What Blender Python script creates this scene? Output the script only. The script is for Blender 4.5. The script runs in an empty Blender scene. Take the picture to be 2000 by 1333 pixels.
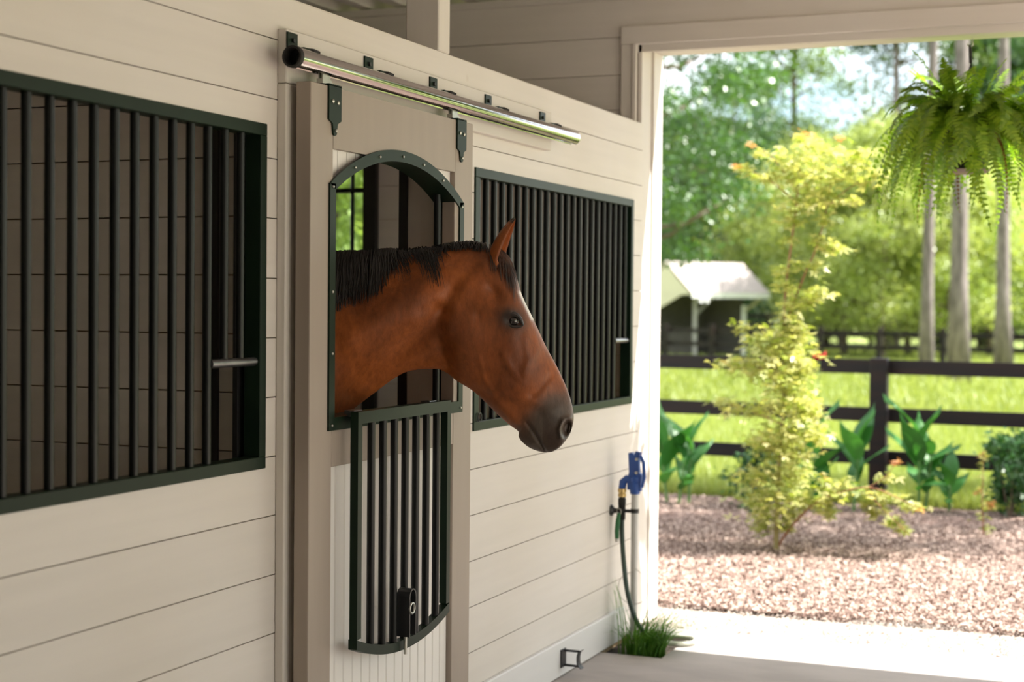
import bpy, math, random
import numpy as np
from mathutils import Vector, Matrix

rng = np.random.default_rng(7)
random.seed(7)
scene = bpy.context.scene
COL = scene.collection

# ------------------------------------------------------------------ camera
FPX = 3080.5
YAW, PITCH, ROLL = 0.39209, -0.023689, 0.008736
CAM = np.array([2.34, 0.0, 1.57])
_f = np.array([-math.sin(YAW), math.cos(YAW), 0.0]); _r = np.array([math.cos(YAW), math.sin(YAW), 0.0]); _u = np.array([0, 0, 1.0])
CF = _f * math.cos(PITCH) + _u * math.sin(PITCH)
_u2 = _u * math.cos(PITCH) - _f * math.sin(PITCH)
CR = _r * math.cos(ROLL) + _u2 * math.sin(ROLL)
CU = _u2 * math.cos(ROLL) - _r * math.sin(ROLL)
cam = bpy.data.cameras.new('camera')
cam.sensor_width = 36.0
cam.lens = FPX * 36.0 / 2000.0
cam.clip_start = 0.05; cam.clip_end = 500
cam.dof.use_dof = True
cam.dof.focus_distance = 5.0
cam.dof.aperture_fstop = 2.5
camo = bpy.data.objects.new('camera', cam); COL.objects.link(camo)
M = Matrix.Identity(4)
for i in range(3):
    M[i][0] = CR[i]; M[i][1] = CU[i]; M[i][2] = -CF[i]; M[i][3] = CAM[i]
camo.matrix_world = M
scene.camera = camo

# ------------------------------------------------------------------ world, sun, exposure
SUN_DIR = np.array([0.75, 0.255, 1.0]); SUN_DIR = SUN_DIR / np.linalg.norm(SUN_DIR)   # towards the sun
world = bpy.data.worlds.new('sky'); scene.world = world; world.use_nodes = True
wn = world.node_tree; wn.nodes.clear()
sky = wn.nodes.new('ShaderNodeTexSky'); sky.sky_type = 'NISHITA'; sky.sun_disc = False
sky.sun_elevation = math.asin(SUN_DIR[2]); sky.sun_rotation = math.atan2(SUN_DIR[0], SUN_DIR[1])
sky.air_density = 1.0; sky.dust_density = 1.5; sky.ozone_density = 1.0
tc = wn.nodes.new('ShaderNodeTexCoord')
nz = wn.nodes.new('ShaderNodeTexNoise'); nz.inputs['Scale'].default_value = 5.0; nz.inputs['Detail'].default_value = 5.0
ramp = wn.nodes.new('ShaderNodeValToRGB'); ramp.color_ramp.elements[0].position = 0.38; ramp.color_ramp.elements[1].position = 0.56
mixc = wn.nodes.new('ShaderNodeMix'); mixc.data_type = 'RGBA'
bg = wn.nodes.new('ShaderNodeBackground'); out = wn.nodes.new('ShaderNodeOutputWorld')
wn.links.new(tc.outputs['Generated'], nz.inputs['Vector']); wn.links.new(nz.outputs['Fac'], ramp.inputs['Fac'])
wn.links.new(ramp.outputs['Color'], mixc.inputs['Factor']); wn.links.new(sky.outputs['Color'], mixc.inputs['A'])
mixc.inputs['B'].default_value = (9.0, 9.0, 9.0, 1)
wn.links.new(mixc.outputs['Result'], bg.inputs['Color']); wn.links.new(bg.outputs['Background'], out.inputs['Surface'])
bg.inputs['Strength'].default_value = 0.27
sun = bpy.data.lights.new('sun_offscreen', 'SUN'); sun.energy = 14.0; sun.angle = math.radians(0.53); sun.color = (1.0, 0.945, 0.87)
suno = bpy.data.objects.new('sun_offscreen', sun); COL.objects.link(suno)
suno.location = (12, 6, 20)
suno.rotation_euler = Vector(SUN_DIR).to_track_quat('Z', 'Y').to_euler()
vs = scene.view_settings
vs.view_transform = 'Standard'; vs.look = 'None'; vs.gamma = 1.0; vs.use_curve_mapping = False
vs.exposure = 0.48
scene.cycles.max_bounces = 10
scene.cycles.diffuse_bounces = 6
scene.cycles.transparent_max_bounces = 8

# ------------------------------------------------------------------ pixel helpers (frame 2000 x 1333)
def ray(x, y):
    return (x - 1000) / FPX * CR - (y - 666.5) / FPX * CU + CF
def onX(x, y, X):
    d = ray(x, y); return CAM + d * ((X - CAM[0]) / d[0])
def onY(x, y, Y):
    d = ray(x, y); return CAM + d * ((Y - CAM[1]) / d[1])
def onZ(x, y, Z=0.0):
    d = ray(x, y); return CAM + d * ((Z - CAM[2]) / d[2])

# ------------------------------------------------------------------ mesh helpers
class MB:
    def __init__(s): s.v = []; s.f = []
    def add(s, V, F):
        b = len(s.v); s.v.extend([tuple(map(float, p)) for p in V]); s.f.extend([tuple(i + b for i in f) for f in F]); return s
    def box(s, x0, x1, y0, y1, z0, z1):
        V = [(x0,y0,z0),(x1,y0,z0),(x1,y1,z0),(x0,y1,z0),(x0,y0,z1),(x1,y0,z1),(x1,y1,z1),(x0,y1,z1)]
        return s.add(V, [(0,3,2,1),(4,5,6,7),(0,1,5,4),(1,2,6,5),(2,3,7,6),(3,0,4,7)])
    def cbox(s, x0, x1, y0, y1, z0, z1, c=0.003):
        V = []
        for sz, z in ((0, z0), (1, z1)):
            pass
        # chamfered box: 24 verts
        xs = (x0, x1); ys = (y0, y1); zs = (z0, z1); idx = {}
        for i in (0, 1):
            for j in (0, 1):
                for k in (0, 1):
                    dx = c if i == 0 else -c; dy = c if j == 0 else -c; dz = c if k == 0 else -c
                    idx[(i,j,k,'x')] = len(V); V.append((xs[i], ys[j]+dy, zs[k]+dz))
                    idx[(i,j,k,'y')] = len(V); V.append((xs[i]+dx, ys[j], zs[k]+dz))
                    idx[(i,j,k,'z')] = len(V); V.append((xs[i]+dx, ys[j]+dy, zs[k]))
        F = []
        def q(a, flip): F.append(tuple(reversed(a)) if flip else tuple(a))
        for i in (0, 1):
            q([idx[(i,0,0,'x')], idx[(i,1,0,'x')], idx[(i,1,1,'x')], idx[(i,0,1,'x')]], i == 0)
            q([idx[(0,i,0,'y')], idx[(1,i,0,'y')], idx[(1,i,1,'y')], idx[(0,i,1,'y')]], i == 1)
            q([idx[(0,0,i,'z')], idx[(1,0,i,'z')], idx[(1,1,i,'z')], idx[(0,1,i,'z')]], i == 0)
        for i in (0, 1):
            for j in (0, 1):
                q([idx[(i,j,0,'x')], idx[(i,j,1,'x')], idx[(i,j,1,'y')], idx[(i,j,0,'y')]], (i + j) % 2 == 1)
                q([idx[(i,0,j,'x')], idx[(i,0,j,'z')], idx[(i,1,j,'z')], idx[(i,1,j,'x')]], (i + j) % 2 == 1)
                q([idx[(0,i,j,'y')], idx[(1,i,j,'y')], idx[(1,i,j,'z')], idx[(0,i,j,'z')]], (i + j) % 2 == 1)
        for (i,j,k) in [(i,j,k) for i in (0,1) for j in (0,1) for k in (0,1)]:
            q([idx[(i,j,k,'x')], idx[(i,j,k,'y')], idx[(i,j,k,'z')]], (i + j + k) % 2 == 0)
        return s.add(V, F)
    def tube(s, pts, rad, n=12, cap=True):
        pts = [np.array(p, float) for p in pts]
        if not hasattr(rad, '__len__'): rad = [rad] * len(pts)
        V = []; F = []; prev = None
        for i, p in enumerate(pts):
            t = pts[min(i+1, len(pts)-1)] - pts[max(i-1, 0)]
            L = np.linalg.norm(t); t = t / (L if L > 1e-9 else 1)
            if prev is None:
                a = np.array([0, 0, 1.0]) if abs(t[2]) < .9 else np.array([1.0, 0, 0])
                n1 = np.cross(t, a)
            else:
                n1 = prev - t * np.dot(prev, t)
            n1 /= np.linalg.norm(n1); prev = n1
            n2 = np.cross(t, n1)
            for k in range(n):
                a = 2 * math.pi * k / n
                V.append(p + rad[i] * (math.cos(a) * n1 + math.sin(a) * n2))
        for i in range(len(pts) - 1):
            for k in range(n):
                F.append((i*n+k, i*n+(k+1) % n, (i+1)*n+(k+1) % n, (i+1)*n+k))
        if cap:
            F.append(tuple(reversed(range(n)))); F.append(tuple((len(pts)-1)*n + k for k in range(n)))
        return s.add(V, F)
    def lathe(s, c, prof, n=24, axis='z'):
        V = []; F = []
        for (r, h) in prof:
            for k in range(n):
                a = 2*math.pi*k/n
                p = (r*math.cos(a), r*math.sin(a), h)
                if axis == 'x': p = (h, p[0], p[1])
                if axis == 'y': p = (p[1], h, p[0])
                V.append((c[0]+p[0], c[1]+p[1], c[2]+p[2]))
        for i in range(len(prof)-1):
            for k in range(n):
                F.append((i*n+k, i*n+(k+1) % n, (i+1)*n+(k+1) % n, (i+1)*n+k))
        return s.add(V, F)
    def prism(s, poly, axis, a0, a1):
        """poly: list of 2D points in the plane perpendicular to axis ('x': (y,z), 'y': (x,z), 'z': (x,y))"""
        n = len(poly); V = []
        for a in (a0, a1):
            for (p, q) in poly:
                V.append({'x': (a, p, q), 'y': (p, a, q), 'z': (p, q, a)}[axis])
        F = [tuple(reversed(range(n))), tuple(range(n, 2*n))] + [(i, (i+1) % n, n+(i+1) % n, n+i) for i in range(n)]
        return s.add(V, F)
    def strip(s, a, b, axis, a0, a1):
        """two matching 2D polylines a (outer) and b (inner) swept between a0,a1: a curved flat bar"""
        for i in range(len(a)-1):
            s.prism([a[i], a[i+1], b[i+1], b[i]], axis, a0, a1)
        return s

WLOC = {}
def wloc(o): return WLOC.get(o.name, np.zeros(3))

def finish(me, mat, smooth):
    if mat: me.materials.append(mat)
    if smooth:
        me.polygons.foreach_set('use_smooth', [True] * len(me.polygons))
    me.update()

def obj(name, mb, mat, parent=None, smooth=False, loc=None, fix=True, **props):
    """links ONE mesh object; mesh given in world coordinates, origin moved to loc (top level) or the parent's origin"""
    org = wloc(parent) if parent is not None else (np.array(loc, float) if loc is not None else np.zeros(3))
    me = bpy.data.meshes.new(name)
    me.from_pydata([tuple(np.array(p) - org) for p in mb.v], [], mb.f)
    if fix:
        import bmesh
        bm = bmesh.new(); bm.from_mesh(me); bmesh.ops.recalc_face_normals(bm, faces=bm.faces); bm.to_mesh(me); bm.free()
    finish(me, mat, smooth)
    if smooth: 
        try: me.set_sharp_from_angle(angle=math.radians(40))
        except Exception: pass
    o = bpy.data.objects.new(name, me); COL.objects.link(o)
    if parent is not None:
        o.parent = parent; WLOC[o.name] = org
    else:
        o.location = org; WLOC[o.name] = org
    for k, v in props.items(): o[k] = v
    return o

def np_mesh(name, V, F, mat, tint=None, smooth=False):
    """fast mesh from arrays; F (M,k) all faces with k corners; tint per face -> colour attribute"""
    V = np.asarray(V, np.float32); F = np.asarray(F, np.int32)
    me = bpy.data.meshes.new(name)
    me.vertices.add(len(V)); me.vertices.foreach_set('co', V.ravel())
    k = F.shape[1]
    me.loops.add(F.size); me.loops.foreach_set('vertex_index', F.ravel())
    me.polygons.add(len(F)); me.polygons.foreach_set('loop_start', np.arange(0, F.size, k, dtype=np.int32))
    me.update(calc_edges=True); me.validate()
    if tint is not None:
        at = me.attributes.new('tint', 'FLOAT', 'FACE'); at.data.foreach_set('value', np.asarray(tint, np.float32))
    finish(me, mat, smooth)
    return me

def link(name, me, loc=(0,0,0), rot=(0,0,0), scale=(1,1,1), parent=None, **props):
    o = bpy.data.objects.new(name, me); COL.objects.link(o)
    o.location = loc; o.rotation_euler = rot; o.scale = scale
    if parent is not None: o.parent = parent
    for k, v in props.items(): o[k] = v
    return o

def thing(name, loc, label=None, cat=None, group=None, kind=None, rotz=0):
    o = bpy.data.objects.new(name, None); COL.objects.link(o); o.empty_display_size = 0.1
    o.location = loc; o.rotation_euler = (0, 0, rotz)
    WLOC[o.name] = np.array(loc, float)
    if label: o['label'] = label
    if cat: o['category'] = cat
    if group: o['group'] = group
    if kind: o['kind'] = kind
    return o

def L(label, cat, group=None):
    d = dict(label=label, category=cat)
    if group: d['group'] = group
    return d

# ------------------------------------------------------------------ materials
def srgb(r, g, b):
    def c(x):
        x /= 255.0
        return x/12.92 if x <= .04045 else ((x+.055)/1.055)**2.4
    return (c(r), c(g), c(b), 1)

def mat(name, col, rough=0.6, metal=0.0, var=0.0, scale=(8,8,8), bump=0.0, bscale=None, col2=None, spec=0.5, rnd=0.0, coat=0.0, detail=6.0):
    m = bpy.data.materials.new(name); m.use_nodes = True
    nt = m.node_tree; b = nt.nodes['Principled BSDF']
    b.inputs['Base Color'].default_value = col
    b.inputs['Roughness'].default_value = rough; b.inputs['Metallic'].default_value = metal
    b.inputs['Specular IOR Level'].default_value = spec
    b.inputs['Coat Weight'].default_value = coat
    src = None
    if var > 0 or col2 is not None or bump > 0:
        tcn = nt.nodes.new('ShaderNodeTexCoord'); mp = nt.nodes.new('ShaderNodeMapping'); mp.inputs['Scale'].default_value = scale
        nt.links.new(tcn.outputs['Object'], mp.inputs['Vector'])
        oi = nt.nodes.new('ShaderNodeObjectInfo')
        ad = nt.nodes.new('ShaderNodeVectorMath'); ad.operation = 'ADD'
        ml = nt.nodes.new('ShaderNodeVectorMath'); ml.operation = 'SCALE'; ml.inputs[0].default_value = (37.0, 11.0, 23.0)
        nt.links.new(oi.outputs['Random'], ml.inputs['Scale'])
        nt.links.new(mp.outputs['Vector'], ad.inputs[0]); nt.links.new(ml.outputs['Vector'], ad.inputs[1])
        n = nt.nodes.new('ShaderNodeTexNoise'); n.inputs['Scale'].default_value = 1.0; n.inputs['Detail'].default_value = detail
        nt.links.new(ad.outputs['Vector'], n.inputs['Vector'])
        r = nt.nodes.new('ShaderNodeValToRGB')
        c2 = col2 if col2 is not None else tuple(c*(1-var) for c in col[:3]) + (1,)
        r.color_ramp.elements[0].color = c2; r.color_ramp.elements[1].color = col
        r.color_ramp.elements[0].position = 0.32; r.color_ramp.elements[1].position = 0.68
        nt.links.new(n.outputs['Fac'], r.inputs['Fac']); src = r.outputs['Color']
        if rnd > 0:
            hsv = nt.nodes.new('ShaderNodeHueSaturation')
            mr = nt.nodes.new('ShaderNodeMapRange'); mr.inputs['To Min'].default_value = 1-rnd; mr.inputs['To Max'].default_value = 1+rnd*0.5
            nt.links.new(oi.outputs['Random'], mr.inputs['Value']); nt.links.new(mr.outputs['Result'], hsv.inputs['Value'])
            nt.links.new(src, hsv.inputs['Color']); src = hsv.outputs['Color']
        nt.links.new(src, b.inputs['Base Color'])
        if bump > 0:
            bp = nt.nodes.new('ShaderNodeBump'); bp.inputs['Strength'].default_value = bump; bp.inputs['Distance'].default_value = 0.004
            if bscale:
                n2 = nt.nodes.new('ShaderNodeTexNoise'); n2.inputs['Scale'].default_value = bscale; n2.inputs['Detail'].default_value = 5
                nt.links.new(tcn.outputs['Object'], n2.inputs['Vector']); nt.links.new(n2.outputs['Fac'], bp.inputs['Height'])
            else:
                nt.links.new(n.outputs['Fac'], bp.inputs['Height'])
            nt.links.new(bp.outputs['Normal'], b.inputs['Normal'])
    return m

def plank_mat(name, col, axis):
    """painted board: grain along axis, faint knots bleeding through the paint"""
    sc = [30, 30, 30]; sc[axis] = 1.6
    m = mat(name, col, rough=0.55, var=0.045, scale=tuple(sc), bump=0.10, rnd=0.03)
    nt = m.node_tree; b = nt.nodes['Principled BSDF']
    src = b.inputs['Base Color'].links[0].from_socket
    tcn = nt.nodes.new('ShaderNodeTexCoord')
    vo = nt.nodes.new('ShaderNodeTexVoronoi'); vo.inputs['Scale'].default_value = 2.3; vo.inputs['Randomness'].default_value = 1.0
    nt.links.new(tcn.outputs['Object'], vo.inputs['Vector'])
    r = nt.nodes.new('ShaderNodeValToRGB'); r.color_ramp.elements[0].position = 0.02; r.color_ramp.elements[1].position = 0.055
    r.color_ramp.elements[0].color = (0.55, 0.45, 0.32, 1); r.color_ramp.elements[1].color = (1, 1, 1, 1)
    nt.links.new(vo.outputs['Distance'], r.inputs['Fac'])
    n3 = nt.nodes.new('ShaderNodeTexNoise'); n3.inputs['Scale'].default_value = 1.3; n3.inputs['Detail'].default_value = 3
    nt.links.new(tcn.outputs['Object'], n3.inputs['Vector'])
    r3 = nt.nodes.new('ShaderNodeValToRGB'); r3.color_ramp.elements[0].color = (0.95, 0.93, 0.89, 1); r3.color_ramp.elements[0].position = .3; r3.color_ramp.elements[1].position = .6
    nt.links.new(n3.outputs['Fac'], r3.inputs['Fac'])
    m1 = nt.nodes.new('ShaderNodeMix'); m1.data_type = 'RGBA'; m1.blend_type = 'MULTIPLY'; m1.inputs['Factor'].default_value = 0.55
    nt.links.new(src, m1.inputs['A']); nt.links.new(r.outputs['Color'], m1.inputs['B'])
    m2 = nt.nodes.new('ShaderNodeMix'); m2.data_type = 'RGBA'; m2.blend_type = 'MULTIPLY'; m2.inputs['Factor'].default_value = 0.8
    nt.links.new(m1.outputs['Result'], m2.inputs['A']); nt.links.new(r3.outputs['Color'], m2.inputs['B'])
    nt.links.new(m2.outputs['Result'], b.inputs['Base Color'])
    return m

def leaf_mat(name, c1, c2, trans=0.45, gloss=0.06, rough=0.4, rnd=0.15):
    """leaf: diffuse + light shining through; per-leaf tint between c1 and c2"""
    m = bpy.data.materials.new(name); m.use_nodes = True
    nt = m.node_tree; nt.nodes.clear()
    o = nt.nodes.new('ShaderNodeOutputMaterial')
    at = nt.nodes.new('ShaderNodeAttribute'); at.attribute_name = 'tint'
    r = nt.nodes.new('ShaderNodeValToRGB'); r.color_ramp.elements[0].color = c1; r.color_ramp.elements[1].color = c2
    nt.links.new(at.outputs['Fac'], r.inputs['Fac'])
    oi = nt.nodes.new('ShaderNodeObjectInfo'); hsv = nt.nodes.new('ShaderNodeHueSaturation')
    mr = nt.nodes.new('ShaderNodeMapRange'); mr.inputs['To Min'].default_value = 1-rnd; mr.inputs['To Max'].default_value = 1+rnd
    nt.links.new(oi.outputs['Random'], mr.inputs['Value']); nt.links.new(mr.outputs['Result'], hsv.inputs['Value'])
    nt.links.new(r.outputs['Color'], hsv.inputs['Color'])
    d = nt.nodes.new('ShaderNodeBsdfDiffuse'); t = nt.nodes.new('ShaderNodeBsdfTranslucent'); g = nt.nodes.new('ShaderNodeBsdfGlossy')
    g.inputs['Roughness'].default_value = rough; g.inputs['Color'].default_value = (.9, .95, .9, 1)
    tw = nt.nodes.new('ShaderNodeMix'); tw.data_type = 'RGBA'; tw.blend_type = 'MULTIPLY'; tw.inputs['Factor'].default_value = 1
    tw.inputs['B'].default_value = (1.0, 1.0, 0.45, 1)
    nt.links.new(hsv.outputs['Color'], d.inputs['Color']); nt.links.new(hsv.outputs['Color'], tw.inputs['A']); nt.links.new(tw.outputs['Result'], t.inputs['Color'])
    m1 = nt.nodes.new('ShaderNodeMixShader'); m1.inputs[0].default_value = trans
    nt.links.new(d.outputs[0], m1.inputs[1]); nt.links.new(t.outputs[0], m1.inputs[2])
    m2 = nt.nodes.new('ShaderNodeMixShader'); m2.inputs[0].default_value = gloss
    nt.links.new(m1.outputs[0], m2.inputs[1]); nt.links.new(g.outputs[0], m2.inputs[2])
    nt.links.new(m2.outputs[0], o.inputs['Surface'])
    return m

WHITE = (0.72, 0.68, 0.64, 1)
m_plank_y = plank_mat('painted_board_along', WHITE, 1)
m_plank_x = plank_mat('painted_board_across', WHITE, 0)
m_trim = plank_mat('painted_trim', (0.71, 0.67, 0.625, 1), 2)
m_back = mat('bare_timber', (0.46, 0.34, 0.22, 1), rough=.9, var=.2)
m_skirt = mat('skirt_paint', (0.74, 0.735, 0.73, 1), rough=.5, var=.06, scale=(3,1.2,9))
m_door = mat('taupe_paint', (0.355, 0.295, 0.248, 1), rough=.5, var=.05, scale=(20,20,2), bump=.05)
m_bead = mat('bead_white', (0.82, 0.79, 0.76, 1), rough=.45, var=.03, scale=(10,10,1.5))
m_steel = mat('dark_green_steel', (0.009, 0.022, 0.012, 1), rough=.40, var=.25, scale=(9,9,9), spec=.16)
m_bar = mat('black_bar_paint', (0.007, 0.008, 0.008, 1), rough=.30, var=.3, scale=(7,7,3), spec=.27)
m_worn = mat('worn_steel', (0.30, 0.30, 0.31, 1), rough=.32, metal=.9, var=.4, scale=(40,12,40))
m_chrome = mat('polished_rail', (0.46, 0.445, 0.44, 1), rough=.10, metal=1.0)
m_zinc = mat('zinc', (0.55, 0.54, 0.50, 1), rough=.35, metal=.9, var=.25, scale=(30,30,30))
m_black = mat('black_iron', (0.012, 0.012, 0.013, 1), rough=.45, var=.2)
m_rubber = mat('black_rubber', (0.012, 0.010, 0.010, 1), rough=.7)
m_concrete = mat('concrete', (0.47, 0.43, 0.405, 1), rough=.85, var=.22, scale=(2.2,5.0,2), bump=.25, bscale=60)
m_corr = mat('corrugated_white', (0.72, 0.68, 0.64, 1), rough=.6, var=.08)
m_beam = mat('beam_paint', (0.71, 0.67, 0.625, 1), rough=.6, var=.1, scale=(2,20,20))
m_soil = mat('dark_soil', (0.05, 0.035, 0.025, 1), rough=1, var=.5, scale=(30,30,30), bump=1)
m_bedding = mat('wood_shavings', (0.42, 0.30, 0.17, 1), rough=1, var=.4, scale=(25,25,25), bump=1)
m_fence = mat('black_stained_board', (0.004, 0.004, 0.006, 1), rough=.55, spec=.3, col2=(0.015, 0.007, 0.006, 1), scale=(1.5,12,14), bump=.2, rnd=.2)
m_bark = mat('pine_bark', (0.22, 0.185, 0.185, 1), rough=.95, col2=(0.08, 0.065, 0.065, 1), scale=(9,9,2.2), bump=.8)
m_bark2 = mat('grey_bark', (0.16, 0.12, 0.09, 1), rough=.95, col2=(0.06, 0.045, 0.035, 1), scale=(6,6,1.5), bump=.6)
m_twig = mat('red_brown_twig', (0.30, 0.13, 0.07, 1), rough=.7, var=.3)
m_leaf_dark = leaf_mat('leaf_dark', (0.022, 0.070, 0.022, 1), (0.085, 0.18, 0.048, 1), trans=.40, gloss=.07)
m_leaf_mid = leaf_mat('leaf_mid', (0.10, 0.19, 0.035, 1), (0.25, 0.35, 0.09, 1), trans=.42, gloss=.05)
m_leaf_pale = leaf_mat('leaf_pale', (0.24, 0.33, 0.08, 1), (0.46, 0.50, 0.20, 1), trans=.45, gloss=.04)
m_maple = leaf_mat('maple_leaf', (0.27, 0.36, 0.045, 1), (0.66, 0.62, 0.30, 1), trans=.5, gloss=.05, rnd=0)
m_maple_red = leaf_mat('maple_tip', (0.50, 0.20, 0.09, 1), (0.70, 0.40, 0.18, 1), trans=.5, gloss=.04, rnd=0)
m_canna = leaf_mat('canna_leaf', (0.04, 0.17, 0.035, 1), (0.09, 0.28, 0.06, 1), trans=.4, gloss=.035, rough=.4)
m_shrub = leaf_mat('shrub_leaf', (0.018, 0.075, 0.018, 1), (0.05, 0.15, 0.035, 1), trans=.3, gloss=.06)
m_fern = leaf_mat('fern_leaf', (0.12, 0.25, 0.015, 1), (0.30, 0.44, 0.035, 1), trans=.5, gloss=.04, rnd=.3)
m_fern_dry = leaf_mat('fern_dry', (0.14, 0.06, 0.02, 1), (0.26, 0.12, 0.04, 1), trans=.3, gloss=.02)
m_blade = leaf_mat('grass_blade', (0.05, 0.17, 0.02, 1), (0.16, 0.34, 0.05, 1), trans=.4, gloss=.06)
m_lawn_blade = leaf_mat('lawn_blade', (0.20, 0.27, 0.055, 1), (0.36, 0.40, 0.12, 1), trans=.4, gloss=.03)
m_red = mat('red_petal', (0.65, 0.01, 0.012, 1), rough=.6)
m_lawn = mat('lawn', (0.28, 0.33, 0.085, 1), rough=1, col2=(0.17, 0.235, 0.055, 1), scale=(.5,.25,1), bump=.8, bscale=40)
m_mulch = mat('mulch', (0.24, 0.155, 0.12, 1), rough=1, col2=(0.11, 0.065, 0.055, 1), scale=(26,26,26), bump=1, bscale=70)
m_chip = leaf_mat('mulch_chip', (0.10, 0.06, 0.048, 1), (0.54, 0.42, 0.36, 1), trans=0.0, gloss=.01)
m_sand = mat('pale_gravel', (0.44, 0.38, 0.335, 1), rough=1, var=.2, scale=(20,20,20), bump=1, bscale=90)

# ------------------------------------------------------------------ setting: ground and floor
def grid_ground(name, x0, x1, y0, y1, nx, ny, z, amp, m, seed=0):
    r = np.random.default_rng(seed)
    xs = np.linspace(x0, x1, nx); ys = np.linspace(y0, y1, ny)
    X, Y = np.meshgrid(xs, ys)
    Z = np.zeros_like(X)
    for k in range(14):
        fx, fy = r.normal(0, 1.6, 2) * (1 + k * .35); ph = r.uniform(0, 6.28)
        Z += np.sin(fx * X + fy * Y + ph) / (1 + k * .4)
    Z = z + amp * Z / 3
    V = np.stack([X, Y, Z], -1).reshape(-1, 3)
    i = np.arange(nx * ny).reshape(ny, nx)
    F = np.stack([i[:-1, :-1], i[:-1, 1:], i[1:, 1:], i[1:, :-1]], -1).reshape(-1, 4)
    return link(name, np_mesh(name, V, F, m, smooth=True), kind='structure')

SLAB_Y = 7.345
fl = MB()
fl.box(0.30, 6.0, -4, SLAB_Y, -0.12, 0).box(0.0, 0.30, -4, 6.70, -0.12, 0).box(0.0, 0.30, 7.20, SLAB_Y, -0.12, 0)
floor = obj('floor', fl, m_concrete, kind='structure')
obj('ground_pocket', MB().box(-.05, 0.32, 6.68, 7.22, -.14, -.045), m_soil, kind='structure')
obj('floor_stall', MB().box(-3.9, -0.03, -2, 7.3, -.12, 0), m_bedding, kind='structure')
grid_ground('ground_gravel', -4, 9, 7.34, 8.6, 90, 20, -.028, .006, m_sand, 1)
grid_ground('ground_mulch', -5, 9, 8.0, 12.9, 220, 90, -.012, .022, m_mulch, 2)
obj('ground_lawn', MB().add([(-150, 7.3, -.06), (90, 7.3, -.06), (90, 170, -.06), (-150, 170, -.06), (-150, -60, -.06), (-4.2, -60, -.06), (-4.2, 7.3, -.06), (6.0, -60, -.06), (90, -60, -.06), (6.0, 7.3, -.06)],
    [(0, 1, 2, 3), (4, 5, 6, 0), (7, 8, 1, 9)]), m_lawn, kind='structure')

# ------------------------------------------------------------------ setting: stall front wall (plane X = 0)
ZS = [2.44, 2.313, 2.144, 1.975, 1.806, 1.636, 1.467, 1.298, 1.129, .96, .79, .621, .452, .283, .114, 0.0]
TH = 0.020
G1 = (1.98, 3.835, 1.10, 2.068)      # left grille opening (y0, y1, z0, z1)
G2 = (5.285, 7.145, 1.10, 2.068)     # right grille opening
DOOR_O = (4.00, 4.96, 0.0, 2.12)     # doorway behind the sliding door
HOLES = [G1, G2, DOOR_O]
wall = thing('wall_left', (0, 0, 0), kind='structure')
def planks(parent, mats, zs, y0, y1, holes, place, g=0.0016):
    for z1, z0 in zip(zs[:-1], zs[1:]):
        za, zb = z0 + g, z1 - g
        cuts = sorted([h for h in holes if h[2] < zb and h[3] > za], key=lambda h: h[0])
        segs = []            # separate boards: a board only ends where a hole takes its full height
        cur = []; start = y0
        for h in cuts:
            if h[0] > start: cur.append((start, h[0], za, zb))
            full = h[2] <= za + .004 and h[3] >= zb - .004
            if full:
                segs.append(cur); cur = []
            else:
                if h[3] < zb: cur.append((h[0], h[1], max(h[3], za), zb))
                if h[2] > za: cur.append((h[0], h[1], za, min(h[2], zb)))
            start = h[1]
        if start < y1: cur.append((start, y1, za, zb))
        segs.append(cur)
        for sgm in segs:
            if not sgm: continue
            mb = MB()
            for (a, b, c, d) in sgm: place(mb, a, b, c, d)
            obj('plank', mb, mats, parent)
planks(wall, m_plank_y, ZS, 0.9, 7.30, HOLES, lambda mb, a, b, c, d: mb.box(-TH, 0, a, b, c, d))
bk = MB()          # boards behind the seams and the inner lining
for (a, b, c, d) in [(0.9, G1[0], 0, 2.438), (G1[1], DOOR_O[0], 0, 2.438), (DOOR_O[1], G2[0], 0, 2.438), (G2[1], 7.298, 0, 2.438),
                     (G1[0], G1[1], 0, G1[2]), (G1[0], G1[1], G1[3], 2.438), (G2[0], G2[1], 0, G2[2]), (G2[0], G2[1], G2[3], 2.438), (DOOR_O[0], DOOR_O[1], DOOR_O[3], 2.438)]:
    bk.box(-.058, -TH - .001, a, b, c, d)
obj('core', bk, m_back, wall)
obj('jamb_lining', MB().box(-.0585, -.001, DOOR_O[1] - .004, DOOR_O[1] - .0005, 0, DOOR_O[3] - .004), m_trim, wall)
obj('jamb_lining', MB().box(-.0585, -.001, DOOR_O[0] + .0005, DOOR_O[0] + .004, 0, DOOR_O[3] - .004), m_trim, wall)
obj('top_cap', MB().cbox(-.06, .0005, 0.9, 7.299, 2.437, 2.444, .002), m_trim, wall)

# skirting
obj('baseboard_left', MB().cbox(0, .022, 5.30, 7.02, 0.004, .152, .004), m_skirt, kind='structure')
# casing board left of the door and the board that carries the track
t1 = thing('trim_1', (0, 3.9, 0), kind='structure')
obj('casing_board', MB().cbox(0, .030, 3.897, 3.985, 0, 2.19, .003), m_trim, t1)
obj('track_board', MB().cbox(0, .030, 3.897, 5.985, 2.192, 2.345, .003), m_plank_y, t1)
obj('far_casing_board', MB().cbox(0, .030, 4.975, 5.03, 0, 2.19, .003), m_trim, t1)

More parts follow.
